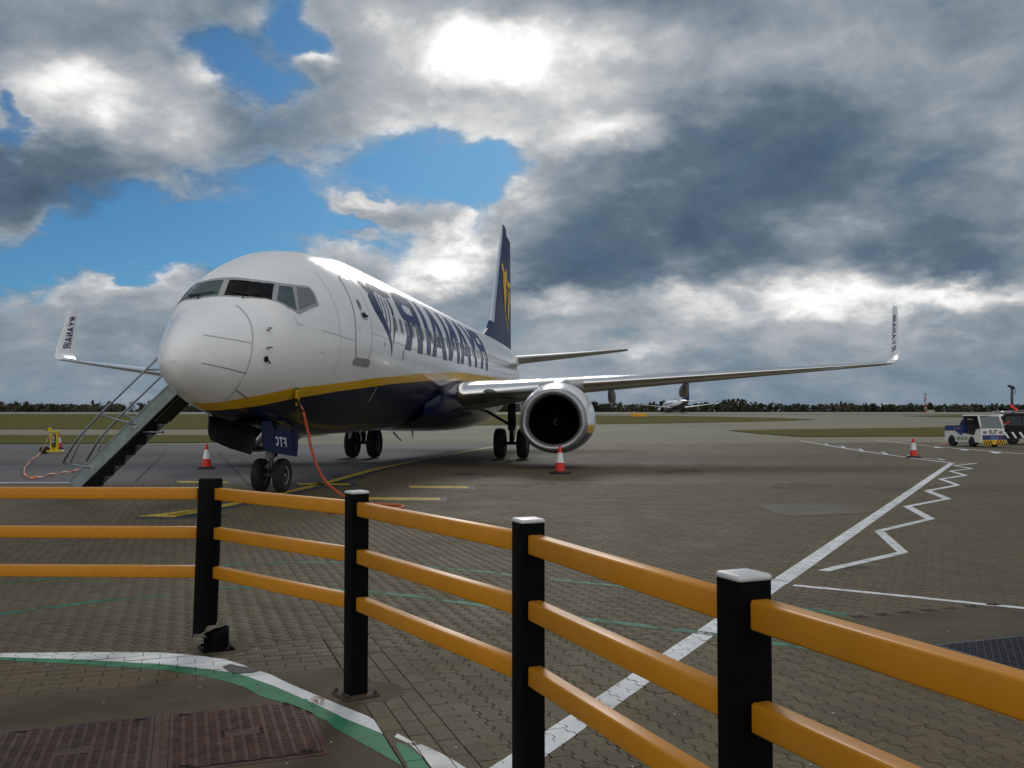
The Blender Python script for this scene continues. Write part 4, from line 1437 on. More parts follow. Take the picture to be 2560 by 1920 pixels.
    # harp emblem on the fin, drawn as (aft, height)
    for name, lp in (('fin_emblem', [(36.15, 10.80), (36.05, 10.55), (36.10, 10.30), (36.35, 10.12), (36.52, 9.98), (36.40, 9.55), (36.45, 9.2), (36.62, 8.6), (36.78, 8.0), (36.86, 7.5), (36.96, 6.9), (37.10, 7.4), (37.24, 8.0), (37.30, 8.6), (37.34, 9.1), (37.40, 9.6), (37.55, 9.86), (37.65, 10.3), (37.60, 10.62), (37.42, 10.70), (37.20, 10.55), (37.05, 10.30), (36.85, 10.34), (36.62, 10.55), (36.45, 10.78)]),
                     ('fin_emblem', [(37.62, 10.06), (37.95, 9.93), (38.4, 9.90), (38.9, 10.02), (39.12, 9.96), (39.0, 9.72), (38.7, 9.50), (38.3, 9.42), (37.9, 9.46), (37.62, 9.55)]),
                     ('fin_emblem', [(38.16, 9.20), (38.62, 9.18), (38.62, 8.6), (38.46, 7.8), (38.28, 7.0), (38.08, 6.85), (37.92, 7.3), (38.00, 8.2)]),
                     ('fin_emblem', [(37.50, 9.20), (37.66, 9.15), (37.62, 8.6), (37.45, 8.2)]),
                     ('fin_emblem', [(37.05, 6.85), (37.30, 6.62), (37.95, 6.00), (38.15, 5.88), (37.7, 6.45), (37.25, 7.05)])):
        lp = [(36.15 + (a - 36.05) * 1.48, 6.55 + (b - 5.88) * .76) for a, b in lp]
        decal(name, [lp], lambda a, b: fin_at(a, b, .03), FINYEL, fin, .12)
    m = M()
    vs, fs = tess([ribbon([(38.0 + .75 * k / 10, 5.9 + 6.3 * k / 10) for k in range(11)], .05)])
    m.add([fin_at(a, b, .01) for a, b in vs], fs); m.build('rudder_seam', BLACK, fin)
    for sg in (1, -1):
        m = M()
        rg = [section(l, le, ch, z, tk, sg, .01) for l, le, ch, z, tk in ((.5, 34.6, 4.6, 4.68, .10), (1.0, 35.0, 4.2, 4.76, .10), (4.0, 36.75, 2.85, 5.10, .095), (7.0, 38.45, 1.45, 5.46, .09), (7.17, 38.75, 1.0, 5.48, .05))]
        m.loft(rg, 0, True, (True, True), True, flip=sg > 0)
        m.build('tailplane', WINGGREY, t, auto=50)
    # ---- landing gear
    def wheel(l, s, r, w, rim_r, name='wheel'):
        m = M()
        pr = [(rim_r * .98, -w * .30), (rim_r * 1.05, -w * .44), (r * .80, -w * .5), (r * .93, -w * .43), (r * .985, -w * .28), (r, -w * .12), (r, w * .12), (r * .985, w * .28), (r * .93, w * .43), (r * .80, w * .5), (rim_r * 1.05, w * .44), (rim_r * .98, w * .30)]
        m.lathe(pr, (l, s, r), 'X', 32)
        wh = m.build(name, TYRE, t)
        m = M()
        m.lathe([(.02, -w * .22), (rim_r * .5, -w * .2), (rim_r * .62, -w * .12), (rim_r * .85, -w * .25), (rim_r, -w * .36), (rim_r, w * .36), (rim_r * .85, w * .25), (rim_r * .62, w * .12), (rim_r * .5, w * .2), (.02, w * .22)], (l, s, r), 'X', 24)
        m.build('rim', RIM, wh)
        m = M()
        for sd in (-1, 1):
            for k in range(8):
                a = k * pi / 4
                m.lathe([(.022, -.004), (.022, .006)], (l + sd * w * .165, s + rim_r * .70 * cos(a), r + rim_r * .70 * sin(a)), 'X', 6)
        tag(m.build('rim_hole', DARKMETAL, wh), kind='stuff')
        return wh
    NS = 3.56
    for sd in (-1, 1): wheel(sd * .225, NS, .345, .21, .185)
    m = M(); m.tube([(0, NS, .345), (0, NS - .03, .75)], .05, 12); m.tube([(0, NS - .03, .70), (0, NS - .12, 1.6)], .085, 12)
    m.tube([(-.30, NS, .345), (.30, NS, .345)], .04, 10)
    m.box((0, NS - .09, .80), (.16, .12, .20)); m.tube([(.0, NS - .11, .62), (.0, NS - .22, .55), (0, NS - .03, .40)], .022, 6)
    strut = m.build('nose_strut', GEARMETAL, t)
    m = M(); m.tube([(0, NS - .05, 1.0), (0, NS + .9, 1.5)], .04, 8); m.tube([(.06, NS + .08, .72), (.07, NS + .1, 1.35)], .03, 8); m.box((0, NS - .02, 1.02), (.34, .18, .10)); m.build('drag_brace', DARKMETAL, t)
    for sd in (-1, 1):
        m = M(); m.lathe([(.05, -.10), (.055, 0), (.03, .02)], (sd * .11, NS - .22, .98), 'Y', 12); m.build('taxi_light', SILVER, t)
    # nose gear doors, each with its outline
    for sg, outline in ((1, [(2.02, 1.44), (2.05, .93), (2.5, .84), (3.70, .72), (3.80, .92), (3.86, 1.18), (3.72, 1.32), (3.40, 1.20), (3.1, 1.30), (2.6, 1.30), (2.52, 1.46)]),
                        (-1, [(1.55, 1.56), (1.60, 1.24), (1.76, 1.10), (2.6, .92), (3.60, .76), (3.76, .95), (3.80, 1.30)])):
        m = M(); m.prism(outline, sg * .40 - .012, sg * .40 + .012, 'YZ')
        for i, v in enumerate(m.v): m.v[i] = (v[0] + sg * (1.5 - v[2]) * .10, v[1], v[2])
        gd = m.build('gear_door', mat('door_navy', (0.004, 0.012, 0.062), 0.5, spec=0.15) if sg > 0 else mat('gear_door_grey', (.02, .022, .026), .5), t)
        if sg > 0:
            # three reversed letters on the outer face
            G3 = {'F': [[(.62, 0), (.62, 1), (0, 1), (0, .82), (.42, .82), (.42, .58), (.08, .58), (.08, .40), (.42, .40), (.42, 0)]],
                  'T': [[(.40, 0), (.40, .82), (.70, .82), (.70, 1), (-.10, 1), (-.10, .82), (.20, .82), (.20, 0)]],
                  'C': [[(.0, .18), (.1, .06), (.28, 0), (.46, .04), (.58, .16), (.64, .34), (.64, .66), (.58, .84), (.46, .96), (.28, 1), (.1, .94), (.0, .82), (.12, .70), (.22, .80), (.32, .82), (.42, .74), (.45, .60), (.45, .40), (.42, .26), (.32, .18), (.22, .2), (.12, .3)]]}
            for c, s0 in (('C', 2.62), ('T', 2.83), ('F', 3.02)):
                vs, fs = tess(G3[c])
                mm2 = M(); mm2.add([Vector((.415 + (1.5 - (.955 + .185 * b - .10 * (s0 - 2.8))) * .10, s0 + .23 * a, .955 + .185 * b - .10 * (s0 - 2.8))) for a, b in vs], fs)
                mm2.build('door_letter', PRINTWHITE, gd)
            m = M(); m.add([Vector((.415 + (1.5 - z) * .10, s, z)) for s, z in ((3.56, 1.18), (3.60, 1.18), (3.60, .745), (3.56, .75))], [(0, 1, 2, 3), (3, 2, 1, 0)])
            m.build('door_stripe', mat('stripe_dark_red', (.10, .012, .015), .5), gd)
    m = M(); m.box((0, 2.75, 1.42), (.78, 2.0, .06)); m.build('gear_bay', BLACK, t)
    for sg in (-1, 1):
        MS, ML = 19.6, sg * 2.86
        for sd in (-1, 1): wheel(ML + sd * .43, MS, .565, .40, .27)
        m = M(); m.tube([(ML, MS, .565), (ML, MS - .02, 1.3)], .085, 12); m.tube([(ML, MS - .02, 1.05), (ML, MS - .08, 2.5)], .14, 14)
        m.tube([(ML - .55, MS, .565), (ML + .55, MS, .565)], .06, 10)
        m.tube([(ML, MS - .13, .70), (ML, MS - .34, .95), (ML, MS - .14, 1.25)], .035, 6)
        m.build('main_strut', DARKMETAL, t)
        m = M(); m.tube([(ML - sg * .05, MS - .05, 1.25), (ML - sg * 1.5, MS - .1, 2.1)], .055, 10); m.tube([(ML, MS - .02, 1.35), (ML, MS - 1.0, 2.2)], .045, 8)
        m.tube([(ML + sg * .12, MS - .16, .70), (ML + sg * .17, MS - .16, 1.4), (ML + sg * .14, MS - .12, 2.2)], .018, 6); m.tube([(ML + .10, MS - .17, .62), (ML + .2, MS - .2, 1.1), (ML + .16, MS - .18, 1.9)], .012, 6)
        m.build('side_brace', DARKMETAL, t)
        m = M(); m.prism([(MS - .45, 2.35), (MS - .42, 1.95), (MS - .1, 1.78), (MS + .25, 1.95), (MS + .3, 2.35)], ML + sg * .34 - .012, ML + sg * .34 + .012, 'YZ'); m.build('gear_door', WINGGREY if sg < 0 else WHITE, t)
    # belly fittings
    m = M(); m.tube([(-.1, 13.6, 1.06), (.02, 13.7, .90), (.06, 13.95, .80)], [.035, .03, .02], 8); m.build('drain_mast', WINGGREY, t)
    m = M(); m.prism([(15.6, 1.1), (15.66, .82), (15.72, .82), (15.85, 1.1)], -.01, .01, 'YZ'); m.build('blade_antenna', WHITE, t)
    m = M(); m.prism([(8.6, 1.25), (8.72, .98), (8.8, .98), (9.1, 1.25)], -.01, .01, 'YZ'); m.build('blade_antenna', WINGGREY, t)
    # ground power panel hanging open
    m = M()
    p0, p1 = on_side(1.96, 2.06, .02), on_side(2.22, 1.84, .05)
    m.add([p0, p0 + Vector((.03, .16, -.01)), p1 + Vector((.07, .14, -.05)), p1 + Vector((.06, -.02, -.06))], [(0, 1, 2, 3), (3, 2, 1, 0)])
    pn = m.build('power_panel', YELLOW, t)
    m = M()
    a, b = p0 + Vector((.045, .05, -.04)), p1 + Vector((.075, .05, -.03))
    for k, o in enumerate((.1, .3, .62, .82, .95)):
        q = a.lerp(b, o) + Vector((.004, (.03 if k % 2 else -.01), 0)); m.box(q, (.012, .025, .022))
    m.build('panel_socket', DARKMETAL, pn)
    m = M(); m.box(p0 + Vector((.02, .06, .015)), (.03, .13, .02)); m.build('panel_latch', GREENCABLE, pn)
    return t


airliner = build_airliner()

# ------------------------------------------------------------------ boarding stairs at the far door
def build_stairs():
    foot = Vector((-4.45, 3.75, 0))             # lateral, aft in the aircraft frame
    c, s = cos(-PTH), sin(-PTH)
    w = Vector((PX + foot.x * c - foot.y * s, PY + foot.x * s + foot.y * c, 0))
    t = thing('boarding_stairs', 'grey metal boarding stairs with tube handrails leading up to the aircraft nose', 'stairs', w, -PTH)
    run, rise, wd = 2.72, 2.50, .78
    d = Vector((run, 0, rise)).normalized(); n = Vector((-d.z, 0, d.x))
    L_ = sqrt(run * run + rise * rise)
    for y in (0, wd):
        m = M()
        a = Vector((0, y, .02)); b = a + d * L_
        for q in (a, b): pass
        R = Matrix((d, (0, 1, 0), n)).transposed()
        m.box((a + b) / 2 + n * .06, (L_, .045, .26), 0, R, None, .012)
        m.box((a + b) / 2 + n * .19, (L_, .07, .03), 0, R); m.box((a + b) / 2 - n * .07, (L_, .07, .03), 0, R)
        m.build('stringer', STAIRGREY, t)
        for k in (.16, .52):
            m = M(); m.box(a + d * (L_ * k) + n * .05 + Vector((0, -.028 if y == 0 else .028, 0)), (.09, .014, .09), 0, R); m.build('bracket', SILVER, t)
    N_ = 11
    for k in range(N_):
        f = (k + .7) / N_
        p = Vector((0, wd / 2, 0)) + d * (L_ * f) + n * .03
        p = p + n * .10
        m = M(); m.box(p + Vector((-.02, 0, 0)), (.25, wd - .05, .035)); m.box(p + Vector((.10, 0, -.115)), (.02, wd - .05, .235))
        m.build('tread', TREAD, t)
    m = M()
    R = Matrix((d, (0, 1, 0), n)).transposed()
    m.box(Vector((0, wd / 2, 0)) + d * (L_ * .80) - n * .12, (L_ * .38, wd - .1, .03), 0, R); m.build('underside_panel', TREAD, t)
    m = M()
    m.tube([Vector((run * .55, .05, rise * .55 - .16)), Vector((run * .72, .05, rise * .55 - .16))], .02, 6); m.tube([Vector((run * .72, .05, rise * .55 - .20)), Vector((run * .72, .05, rise * .55 - .08))], .014, 6)
    m.build('latch_bar', TUBE, t)
    for y in (-.03, wd + .03):
        def at_(f, o): return Vector((0, y, .05)) + d * (L_ * f) + o
        off = Vector((-.66, 0, .11))
        b0 = at_(.155, n * .02); b1 = at_(.52, n * .02)
        r0 = b0 + off; r1 = b1 + Vector((-.84, 0, .22))
        k1 = r0 + Vector((.30, 0, .50))
        r2 = r1 + d * 1.95
        m = M(); m.tube([r0, k1, r1, r2], .024, 8); m.build('handrail', TUBE, t)
        m = M(); m.tube([b0, r0], .02, 8); m.build('rail_strut', TUBE, t)
        m = M(); m.tube([b1, r1], .02, 8); m.build('rail_strut', TUBE, t)
        m = M(); m.tube([r0 + (b0 - r0) * .24, k1.lerp(r1, .4)], .014, 6); m.build('rail_brace', TUBE, t)
        m = M(); m.tube([r2 - d * .55, r2 - d * .1 + Vector((.42, 0, -.30))], .02, 8); m.build('rail_strut', TUBE, t)
    return t


build_stairs()


# ------------------------------------------------------------------ cable to the aircraft and the tape on the ground
def smooth_path(pts, n=8):
    pts = [Vector(p) for p in pts]; out = []
    for i in range(len(pts) - 1):
        p0, p1, p2, p3 = pts[max(i - 1, 0)], pts[i], pts[i + 1], pts[min(i + 2, len(pts) - 1)]
        for k in range(n):
            t = k / n
            out.append(.5 * (2 * p1 + (p2 - p0) * t + (2 * p0 - 5 * p1 + 4 * p2 - p3) * t * t + (3 * p1 - p0 - 3 * p2 + p3) * t ** 3))
    return out + [pts[-1]]


pth = [at(741, 998, 17.05), at(748, 1010, 17.0), at(758, 1030, 17.0), at(768, 1072, 17.05), at(780, 1126, 17.1), at(795, 1170, 17.15), at(818, 1208, 17.2), G(862, 1242, .035), G(905, 1257, .035), G(960, 1261, .035), G(1001, 1264, .035), G(1006, 1269, .035), G(985, 1272, .035), G(930, 1273, .035), G(880, 1272, .035), G(820, 1281, .035)]
m_ = M(); m_.tube(smooth_path(pth, 7), .025, 8)
ct = thing('power_cable', 'thick orange power cable hanging from the aircraft and looping on the paving', 'cable', (pth[7].x, pth[7].y, 0))
for i_, v_ in enumerate(m_.v): m_.v[i_] = tuple(Vector(v_) - ct.location)
m_.build('cable', CABLE, ct)
m_ = M(); m_.tube([p - ct.location for p in pth[:3]], [.028, .034, .03], 8); m_.build('plug', DARKMETAL, ct)

tp = [at(129, 1079, 38.2), at(118, 1103, 38.0), at(104, 1129, 37.0), at(88, 1146, 34.0), G(78, 1152, .02), G(66, 1168, .02), G(60, 1179, .02), G(64, 1190, .02), G(85, 1197, .02), G(125, 1189, .02), G(160, 1184, .02), G(188, 1179, .02), G(205, 1170, .02), G(222, 1164, .02), G(240, 1154, .02), G(262, 1145, .02)]
m_ = M()
pp_ = smooth_path(tp, 6)
up_ = []
for i_, p_ in enumerate(pp_):
    tw = i_ * .55
    up_.append([p_ + Vector((0, cos(tw) * .035, sin(tw) * .03 + .03)), p_ - Vector((0, cos(tw) * .035, sin(tw) * .03 - .03))])
tt = thing('barrier_tape', 'orange and white barrier tape curling over the apron from the yellow stand', 'tape', (tp[6].x, tp[6].y, 0))
m_.loft([[p - tt.location for p in r] for r in up_], 0, False, (False, False), True)
m_.v = [(a, b, c) for a, b, c in m_.v]
o_ = m_.build('tape', ORANGETAPE, tt)
md_ = o_.modifiers.new('thickness', 'SOLIDIFY'); md_.thickness = .012


# ------------------------------------------------------------------ cones
def build_cone():
    t = thing('traffic_cone', 'x', 'traffic cone', (0, 0, 0), 0, 'red and white traffic cones on the apron')
    m = M(); m.box((0, 0, .022), (.46, .46, .044), 0, None, None, .015); m.lathe([(.20, .04), (.175, .075)], n=20); m.build('base', RUBBER, t)
    r = lambda z: .150 - (z - .06) * .150 * .80 / .69
    m = M(); m.lathe([(r(.06), .06), (r(.30), .30)], n=24, caps=(False, False)); m.build('cone_body', REDPLASTIC, t)
    m = M(); m.lathe([(r(.30) + .003, .30), (r(.57) + .003, .57)], n=24, caps=(False, False)); m.build('white_band', CONEWHITE, t)
    m = M(); m.lathe([(r(.57), .57), (r(.74), .74), (.02, .752)], n=24, caps=(False, True)); m.build('cone_tip', REDPLASTIC, t)
    return t


c0 = build_cone()
for k_, (p_, lab, rz) in enumerate([(G(516, 1172), 'red and white cone in front of the boarding stairs, left of the nose wheels', .2),
                                    (G(1400, 1184), 'red and white cone standing in front of the round engine inlet', .5),
                                    (G(2284, 1144.5), 'lone red and white cone on the white line at the right', .9),
                                    (Vector((-.46, 55, 0)), 'red and white cone half hidden behind the main wheels beside the engine', .1),
                                    (G(147, 1122), 'red and white cone right behind the yellow wheeled stand', .4)]):
    o_ = c0 if k_ == 0 else copy_tree(c0)
    o_.location = (p_.x, p_.y, 0); o_.rotation_euler = (0, 0, rz); o_['label'] = lab


# ------------------------------------------------------------------ yellow wheeled stand
def build_trolley():
    p = G(134, 1134)
    t = thing('barrier_stand', 'yellow wheeled barrier stand with a black sign on its post', 'barrier stand', (p.x, p.y, 0), 0.1)
    m = M(); m.box((.05, 0, .10), (.66, .40, .07), 0, None, None, .02); m.box((.36, 0, .085), (.12, .10, .04)); m.build('base', TROLLEY, t)
    m = M(); m.box((-.09, 0, .50), (.10, .10, .76), 0, None, None, .01); m.box((.14, 0, .50), (.10, .10, .76), 0, None, None, .01); m.box((.02, .04, .5), (.20, .02, .72)); m.build('post', TROLLEY, t)
    m = M(); m.box((.03, 0, .93), (.42, .16, .08), 0, None, None, .015); m.box((-.16, 0, 1.02), (.14, .12, .14), 0, None, None, .02); m.build('head', TROLLEY, t)
    m = M(); m.tube([(-.38, 0, .985), (-.18, 0, .99)], .018, 6); m.build('handle', DARKMETAL, t)
    m = M(); m.box((.02, -.07, .55), (.17, .02, .52), 0, None, None, .008); sg = m.build('sign', DARKMETAL, t)
    for k in range(4):
        m = M()
        for z0, z1, x0, x1 in (((.0, .07, -.055, -.035), (.0, .02, -.055, .03), (.05, .07, -.055, .03), (.0, .07, .015, .035)) if k % 2 == 0 else ((.0, .07, -.05, -.03), (.03, .045, -.05, .035))):
            m.box(((x0 + x1) / 2 + .025, -.083, .47 + k * .088 + (z0 + z1) / 2), (x1 - x0, .005, z1 - z0))
        m.build('sign_letter', PRINTWHITE, sg)
    m = M(); m.box((.02, -.084, .36), (.05, .005, .05)); m.build('sign_mark', mat('sign_red', (.4, .05, .1), .5), sg)
    for y in (-.17, .17):
        m = M(); m.lathe([(.03, -.035), (.13, -.035), (.15, -.02), (.15, .02), (.13, .035), (.03, .035)], (-.36, y, .15), 'Y', 20); m.build('wheel', TYRE, t)
    return t


build_trolley()


# ------------------------------------------------------------------ the barrier in the foreground
def build_fence():
    A = G(530, 1622); B = G(889, 1737)
    H = 1.115
    Cp = at(1320.5, 1294, 3.67); Dp = at(1858.7, 1427, 2.394)
    C_, D_ = Vector((Cp.x, Cp.y, 0)), Vector((Dp.x, Dp.y, 0))
    E_ = D_ + (D_ - C_) * 1.0 + Vector((.02, -.02, 0))
    Z_ = A + Vector((-1.72, .06, 0))
    t = thing('safety_barrier', 'long barrier of square black posts and three yellow rails across the foreground', 'barrier', (B.x, B.y, 0))
    O = Vector((B.x, B.y, 0))
    posts = [(Z_, A), (A, B), (B, C_), (C_, D_), (D_, E_), (E_, E_ + (E_ - D_))]
    for i, (p, nx) in enumerate(posts):
        d = (nx - p).normalized(); ang = atan2(d.y, d.x)
        R = Matrix.Rotation(ang, 4, 'Z'); R.translation = p - O
        if i == 1:
            # the broken one: tube torn off its foot and hanging on the rails
            m = M(); n = 28
            lean = Vector((.030, 0, 0))
            rg = []
            for z, r in ((0, .077), (.35, .077), (.7, .077), (1.105, .077), (1.118, .070), (1.120, .0)):
                ring = []
                for k in range(n):
                    a = 2 * pi * k / n
                    zz = z
                    if z == 0:
                        zz = .078 + .048 * (1 + cos(a)) + .012 * sin(a * 5) + .008 * sin(a * 11)
                    q = Vector((max(r, .001) * cos(a), max(r, .001) * sin(a), zz)) + lean * (1 - zz / 1.1) * -1
                    ring.append(q + p - O + Vector((-.022, .0, 0)))
                rg.append(ring)
            m.loft(rg, 0, True, (False, True), True)
            po = tag(m.build('post', POSTBLACK, t, auto=40), 'broken round post torn from its foot')
            m = M(); rg = []
            for z, r in ((.012, .080), (.1, .080), (.175, .081), (.175, .075), (.02, .075)):
                ring = []
                for k in range(n):
                    a = 2 * pi * k / n
                    zz = z + ((-.050 + .022 * cos(a) - .05 * max(0, cos(a - 3.9)) ** 3 + .003 * sin(7 * a)) if z > .15 else 0)
                    ring.append(p - O + Vector((.028 + r * cos(a), r * sin(a), zz)))
                rg.append(ring)
            m.loft(rg, 0, True, (False, False), True)
            m.box(p - O + Vector((.03, 0, .008)), (.20, .20, .012), 0, Matrix.Rotation(radians(28), 3, 'Z'))
            for sx, sy in ((1, 1), (1, -1), (-1, 1), (-1, -1)):
                q = Matrix.Rotation(radians(28), 3, 'Z') @ Vector((.078 * sx, .078 * sy, 0))
                m.lathe([(.011, .012), (.011, .026)], p - O + Vector((.03 + q.x, q.y, 0)), 'Z', 6)
            m.build('post_foot', POSTBLACK, po)
            m = M(); m.tube([p - O + Vector((-.09, -.07, .10)), p - O + Vector((-.05, -.085, .112)), p - O + Vector((-.01, -.09, .10))], .006, 5)
            m.build('torn_strip', mat('torn_plastic', (.12, .12, .12), .6), po)
        else:
            w = .104; b = .010; m = M()
            sec_ = []
            for qx, qy, a0 in ((1, -1, -90), (1, 1, 0), (-1, 1, 90), (-1, -1, 180)):
                for k in range(4):
                    a = radians(a0 + 30 * k)
                    sec_.append((qx * (w / 2 - b) + b * cos(a), qy * (w / 2 - b) + b * sin(a)))
            m.loft([[R @ Vector((x, y, z)) for x, y in sec_] for z in (.012, 1.10)], 0, True, (True, True), False)
            for k in range(len(m.sm)): m.sm[k] = len(m.f[k]) == 4
            po = m.build('post', POSTBLACK, t, auto=35)
            m = M()
            m.loft([[R @ Vector((x * s_, y * s_, z)) for x, y in sec_] for z, s_ in ((1.1003, 1.03), (1.1085, 1.03), (1.1135, .98), (1.1150, .90))], 0, True, (True, True), True)
            m.build('cap', CAPW, po)
            m = M(); m.box((0, 0, .007), (.205, .205, .014), 0, None, R, .006)
            m.build('base_plate', RUST, po)
            for sx, sy in ((1, 1), (1, -1), (-1, 1), (-1, -1)):
                m = M(); m.lathe([(.011, .0145), (.011, .026), (.006, .034)], R @ Vector((.080 * sx, .080 * sy, 0)), 'Z', 6); m.build('bolt', RUST, po)
    for i in range(5):
        a, b = posts[i][0], posts[i][1]
        d = (b - a).normalized(); n = Vector((-d.y, d.x, 0))
        a2 = a + d * (.060 if i != 1 else .03); b2 = b - d * (.059 if i != 0 else .10)
        for zt in (1.056, .799, .543):
            m = M(); rg = []
            hw, hh, bv = .029, .0385, .008
            sec_ = []
            for qx, qy, a0 in ((1, -1, -90), (1, 1, 0), (-1, 1, 90), (-1, -1, 180)):
                for k in range(5):
                    an = radians(a0 + 22.5 * k)
                    sec_.append((qx * (hw - bv) + bv * cos(an), qy * (hh - bv) + bv * sin(an)))
            for q, sc in ((a2, .86), (a2 + d * .006, 1), (b2 - d * .006, 1), (b2, .86)):
                rg.append([q - O + n * (x * sc) + Vector((0, 0, zt - hh + y * sc)) for x, y in sec_])
            m.loft(rg, 0, True, (True, True), True, flip=True)
            m.build('rail', RAILYEL, t, auto=60)
    # concrete pads cast round the feet
    for p, r in ((A + Vector((.05, .03, 0)), .20), (B + Vector((.06, .05, 0)), .20)):
        vs = [(p.x + r * (1 + .08 * sin(3 * k)) * cos(2 * pi * k / 20), p.y + r * (1 + .08 * sin(3 * k)) * sin(2 * pi * k / 20), .0022) for k in range(20)]
        m = M(); m.add(vs, [tuple(range(20))]); tag(m.build('concrete_pad', CONC), kind='structure')


build_fence()
# scraps: dry leaves and a flat patch of torn tape by the white line
m_ = M()
for k_ in range(26):
    q = G(793 + random.gauss(0, 12), 1754 + random.gauss(0, 7)); r_ = random.uniform(.006, .016); a_ = random.uniform(0, 6.28); h_ = random.uniform(.008, .02)
    m_.add([(q.x + r_ * cos(a_), q.y + r_ * sin(a_), h_), (q.x - r_ * .5 * sin(a_), q.y + r_ * .5 * cos(a_), h_ + .004), (q.x - r_ * cos(a_), q.y - r_ * sin(a_), h_ - .002), (q.x + r_ * .5 * sin(a_), q.y - r_ * .5 * cos(a_), h_ + .003)], [(0, 1, 2, 3)])
tag(m_.build('dry_leaves', mat('leaf_straw', (.34, .23, .09), .8, var=.5, vscale=40)), kind='stuff')
rp_ = [G(*p) for p in ((556, 1668), (575, 1662), (600, 1668), (630, 1671), (648, 1679), (632, 1683), (590, 1685), (572, 1679))]
m_ = M(); m_.add([(p.x, p.y, .006) for p in rp_] + [(p.x, p.y, .0035) for p in rp_], [tuple(range(7, -1, -1))] + [(i, (i + 1) % 8, 8 + (i + 1) % 8, 8 + i) for i in range(8)])
tag(m_.build('tarmac_scab', mat('scab_grey', (.10, .095, .095), .85, var=.5, vscale=25, bump=.5, bscale=60, world_pos=True)), kind='structure')
m_ = M()
rnd_ = random.Random(9)
for k_ in range(170):
    y_ = rnd_.uniform(2.9, 9) ; x_ = rnd_.uniform(-.58, .58) * y_; r_ = rnd_.uniform(.004, .010)
    m_.add([(x_ + r_ * cos(a * 1.26 + k_) * rnd_.uniform(.6, 1.1), y_ + r_ * sin(a * 1.26 + k_), .0035) for a in range(5)], [tuple(range(5))])
tag(m_.build('ground_litter', mat('litter_pale', (.42, .42, .38), .7)), kind='stuff')


# ------------------------------------------------------------------ vehicles at the right
def flat_text(name, word, mt, parent, org, ux, uy, h, gap=.12, bold=0.0):
    """mirrored lettering on a flat panel: ux points along the reading direction of the mirrored word"""
    LT = {'T': [[(.26, 0), (.26, .8), (0, .8), (0, 1), (.72, 1), (.72, .8), (.46, .8), (.46, 0)]],
          'L': [[(0, 0), (0, 1), (.2, 1), (.2, .2), (.62, .2), (.62, 0)]],
          'D': [[(0, 0), (0, 1), (.36, 1), (.56, .9), (.68, .7), (.68, .3), (.56, .1), (.36, 0)], [(.2, .2), (.34, .2), (.44, .3), (.47, .5), (.44, .7), (.34, .8), (.2, .8)]],
          'B': [[(0, 0), (0, 1), (.4, 1), (.6, .9), (.62, .7), (.52, .54), (.66, .42), (.68, .2), (.56, .05), (.4, 0)], [(.2, .18), (.4, .18), (.46, .3), (.4, .42), (.2, .42)], [(.2, .6), (.36, .6), (.42, .7), (.36, .82), (.2, .82)]],
          'U': [[(0, 1), (.2, 1), (.2, .3), (.26, .2), (.42, .2), (.48, .3), (.48, 1), (.68, 1), (.68, .25), (.58, .06), (.34, 0), (.1, .06), (0, .25)]],
          'E': [[(0, 0), (0, 1), (.6, 1), (.6, .8), (.2, .8), (.2, .6), (.52, .6), (.52, .42), (.2, .42), (.2, .2), (.62, .2), (.62, 0)]]}
    x = 0
    for c in word:
        vs, fs = tess(LT[c])
        m = M(); m.add([org + ux * ((x + a) * h) + uy * (b * h) for a, b in vs], fs + [f[::-1] for f in fs])
        m.build(name, mt, parent)
        x += .68 + gap


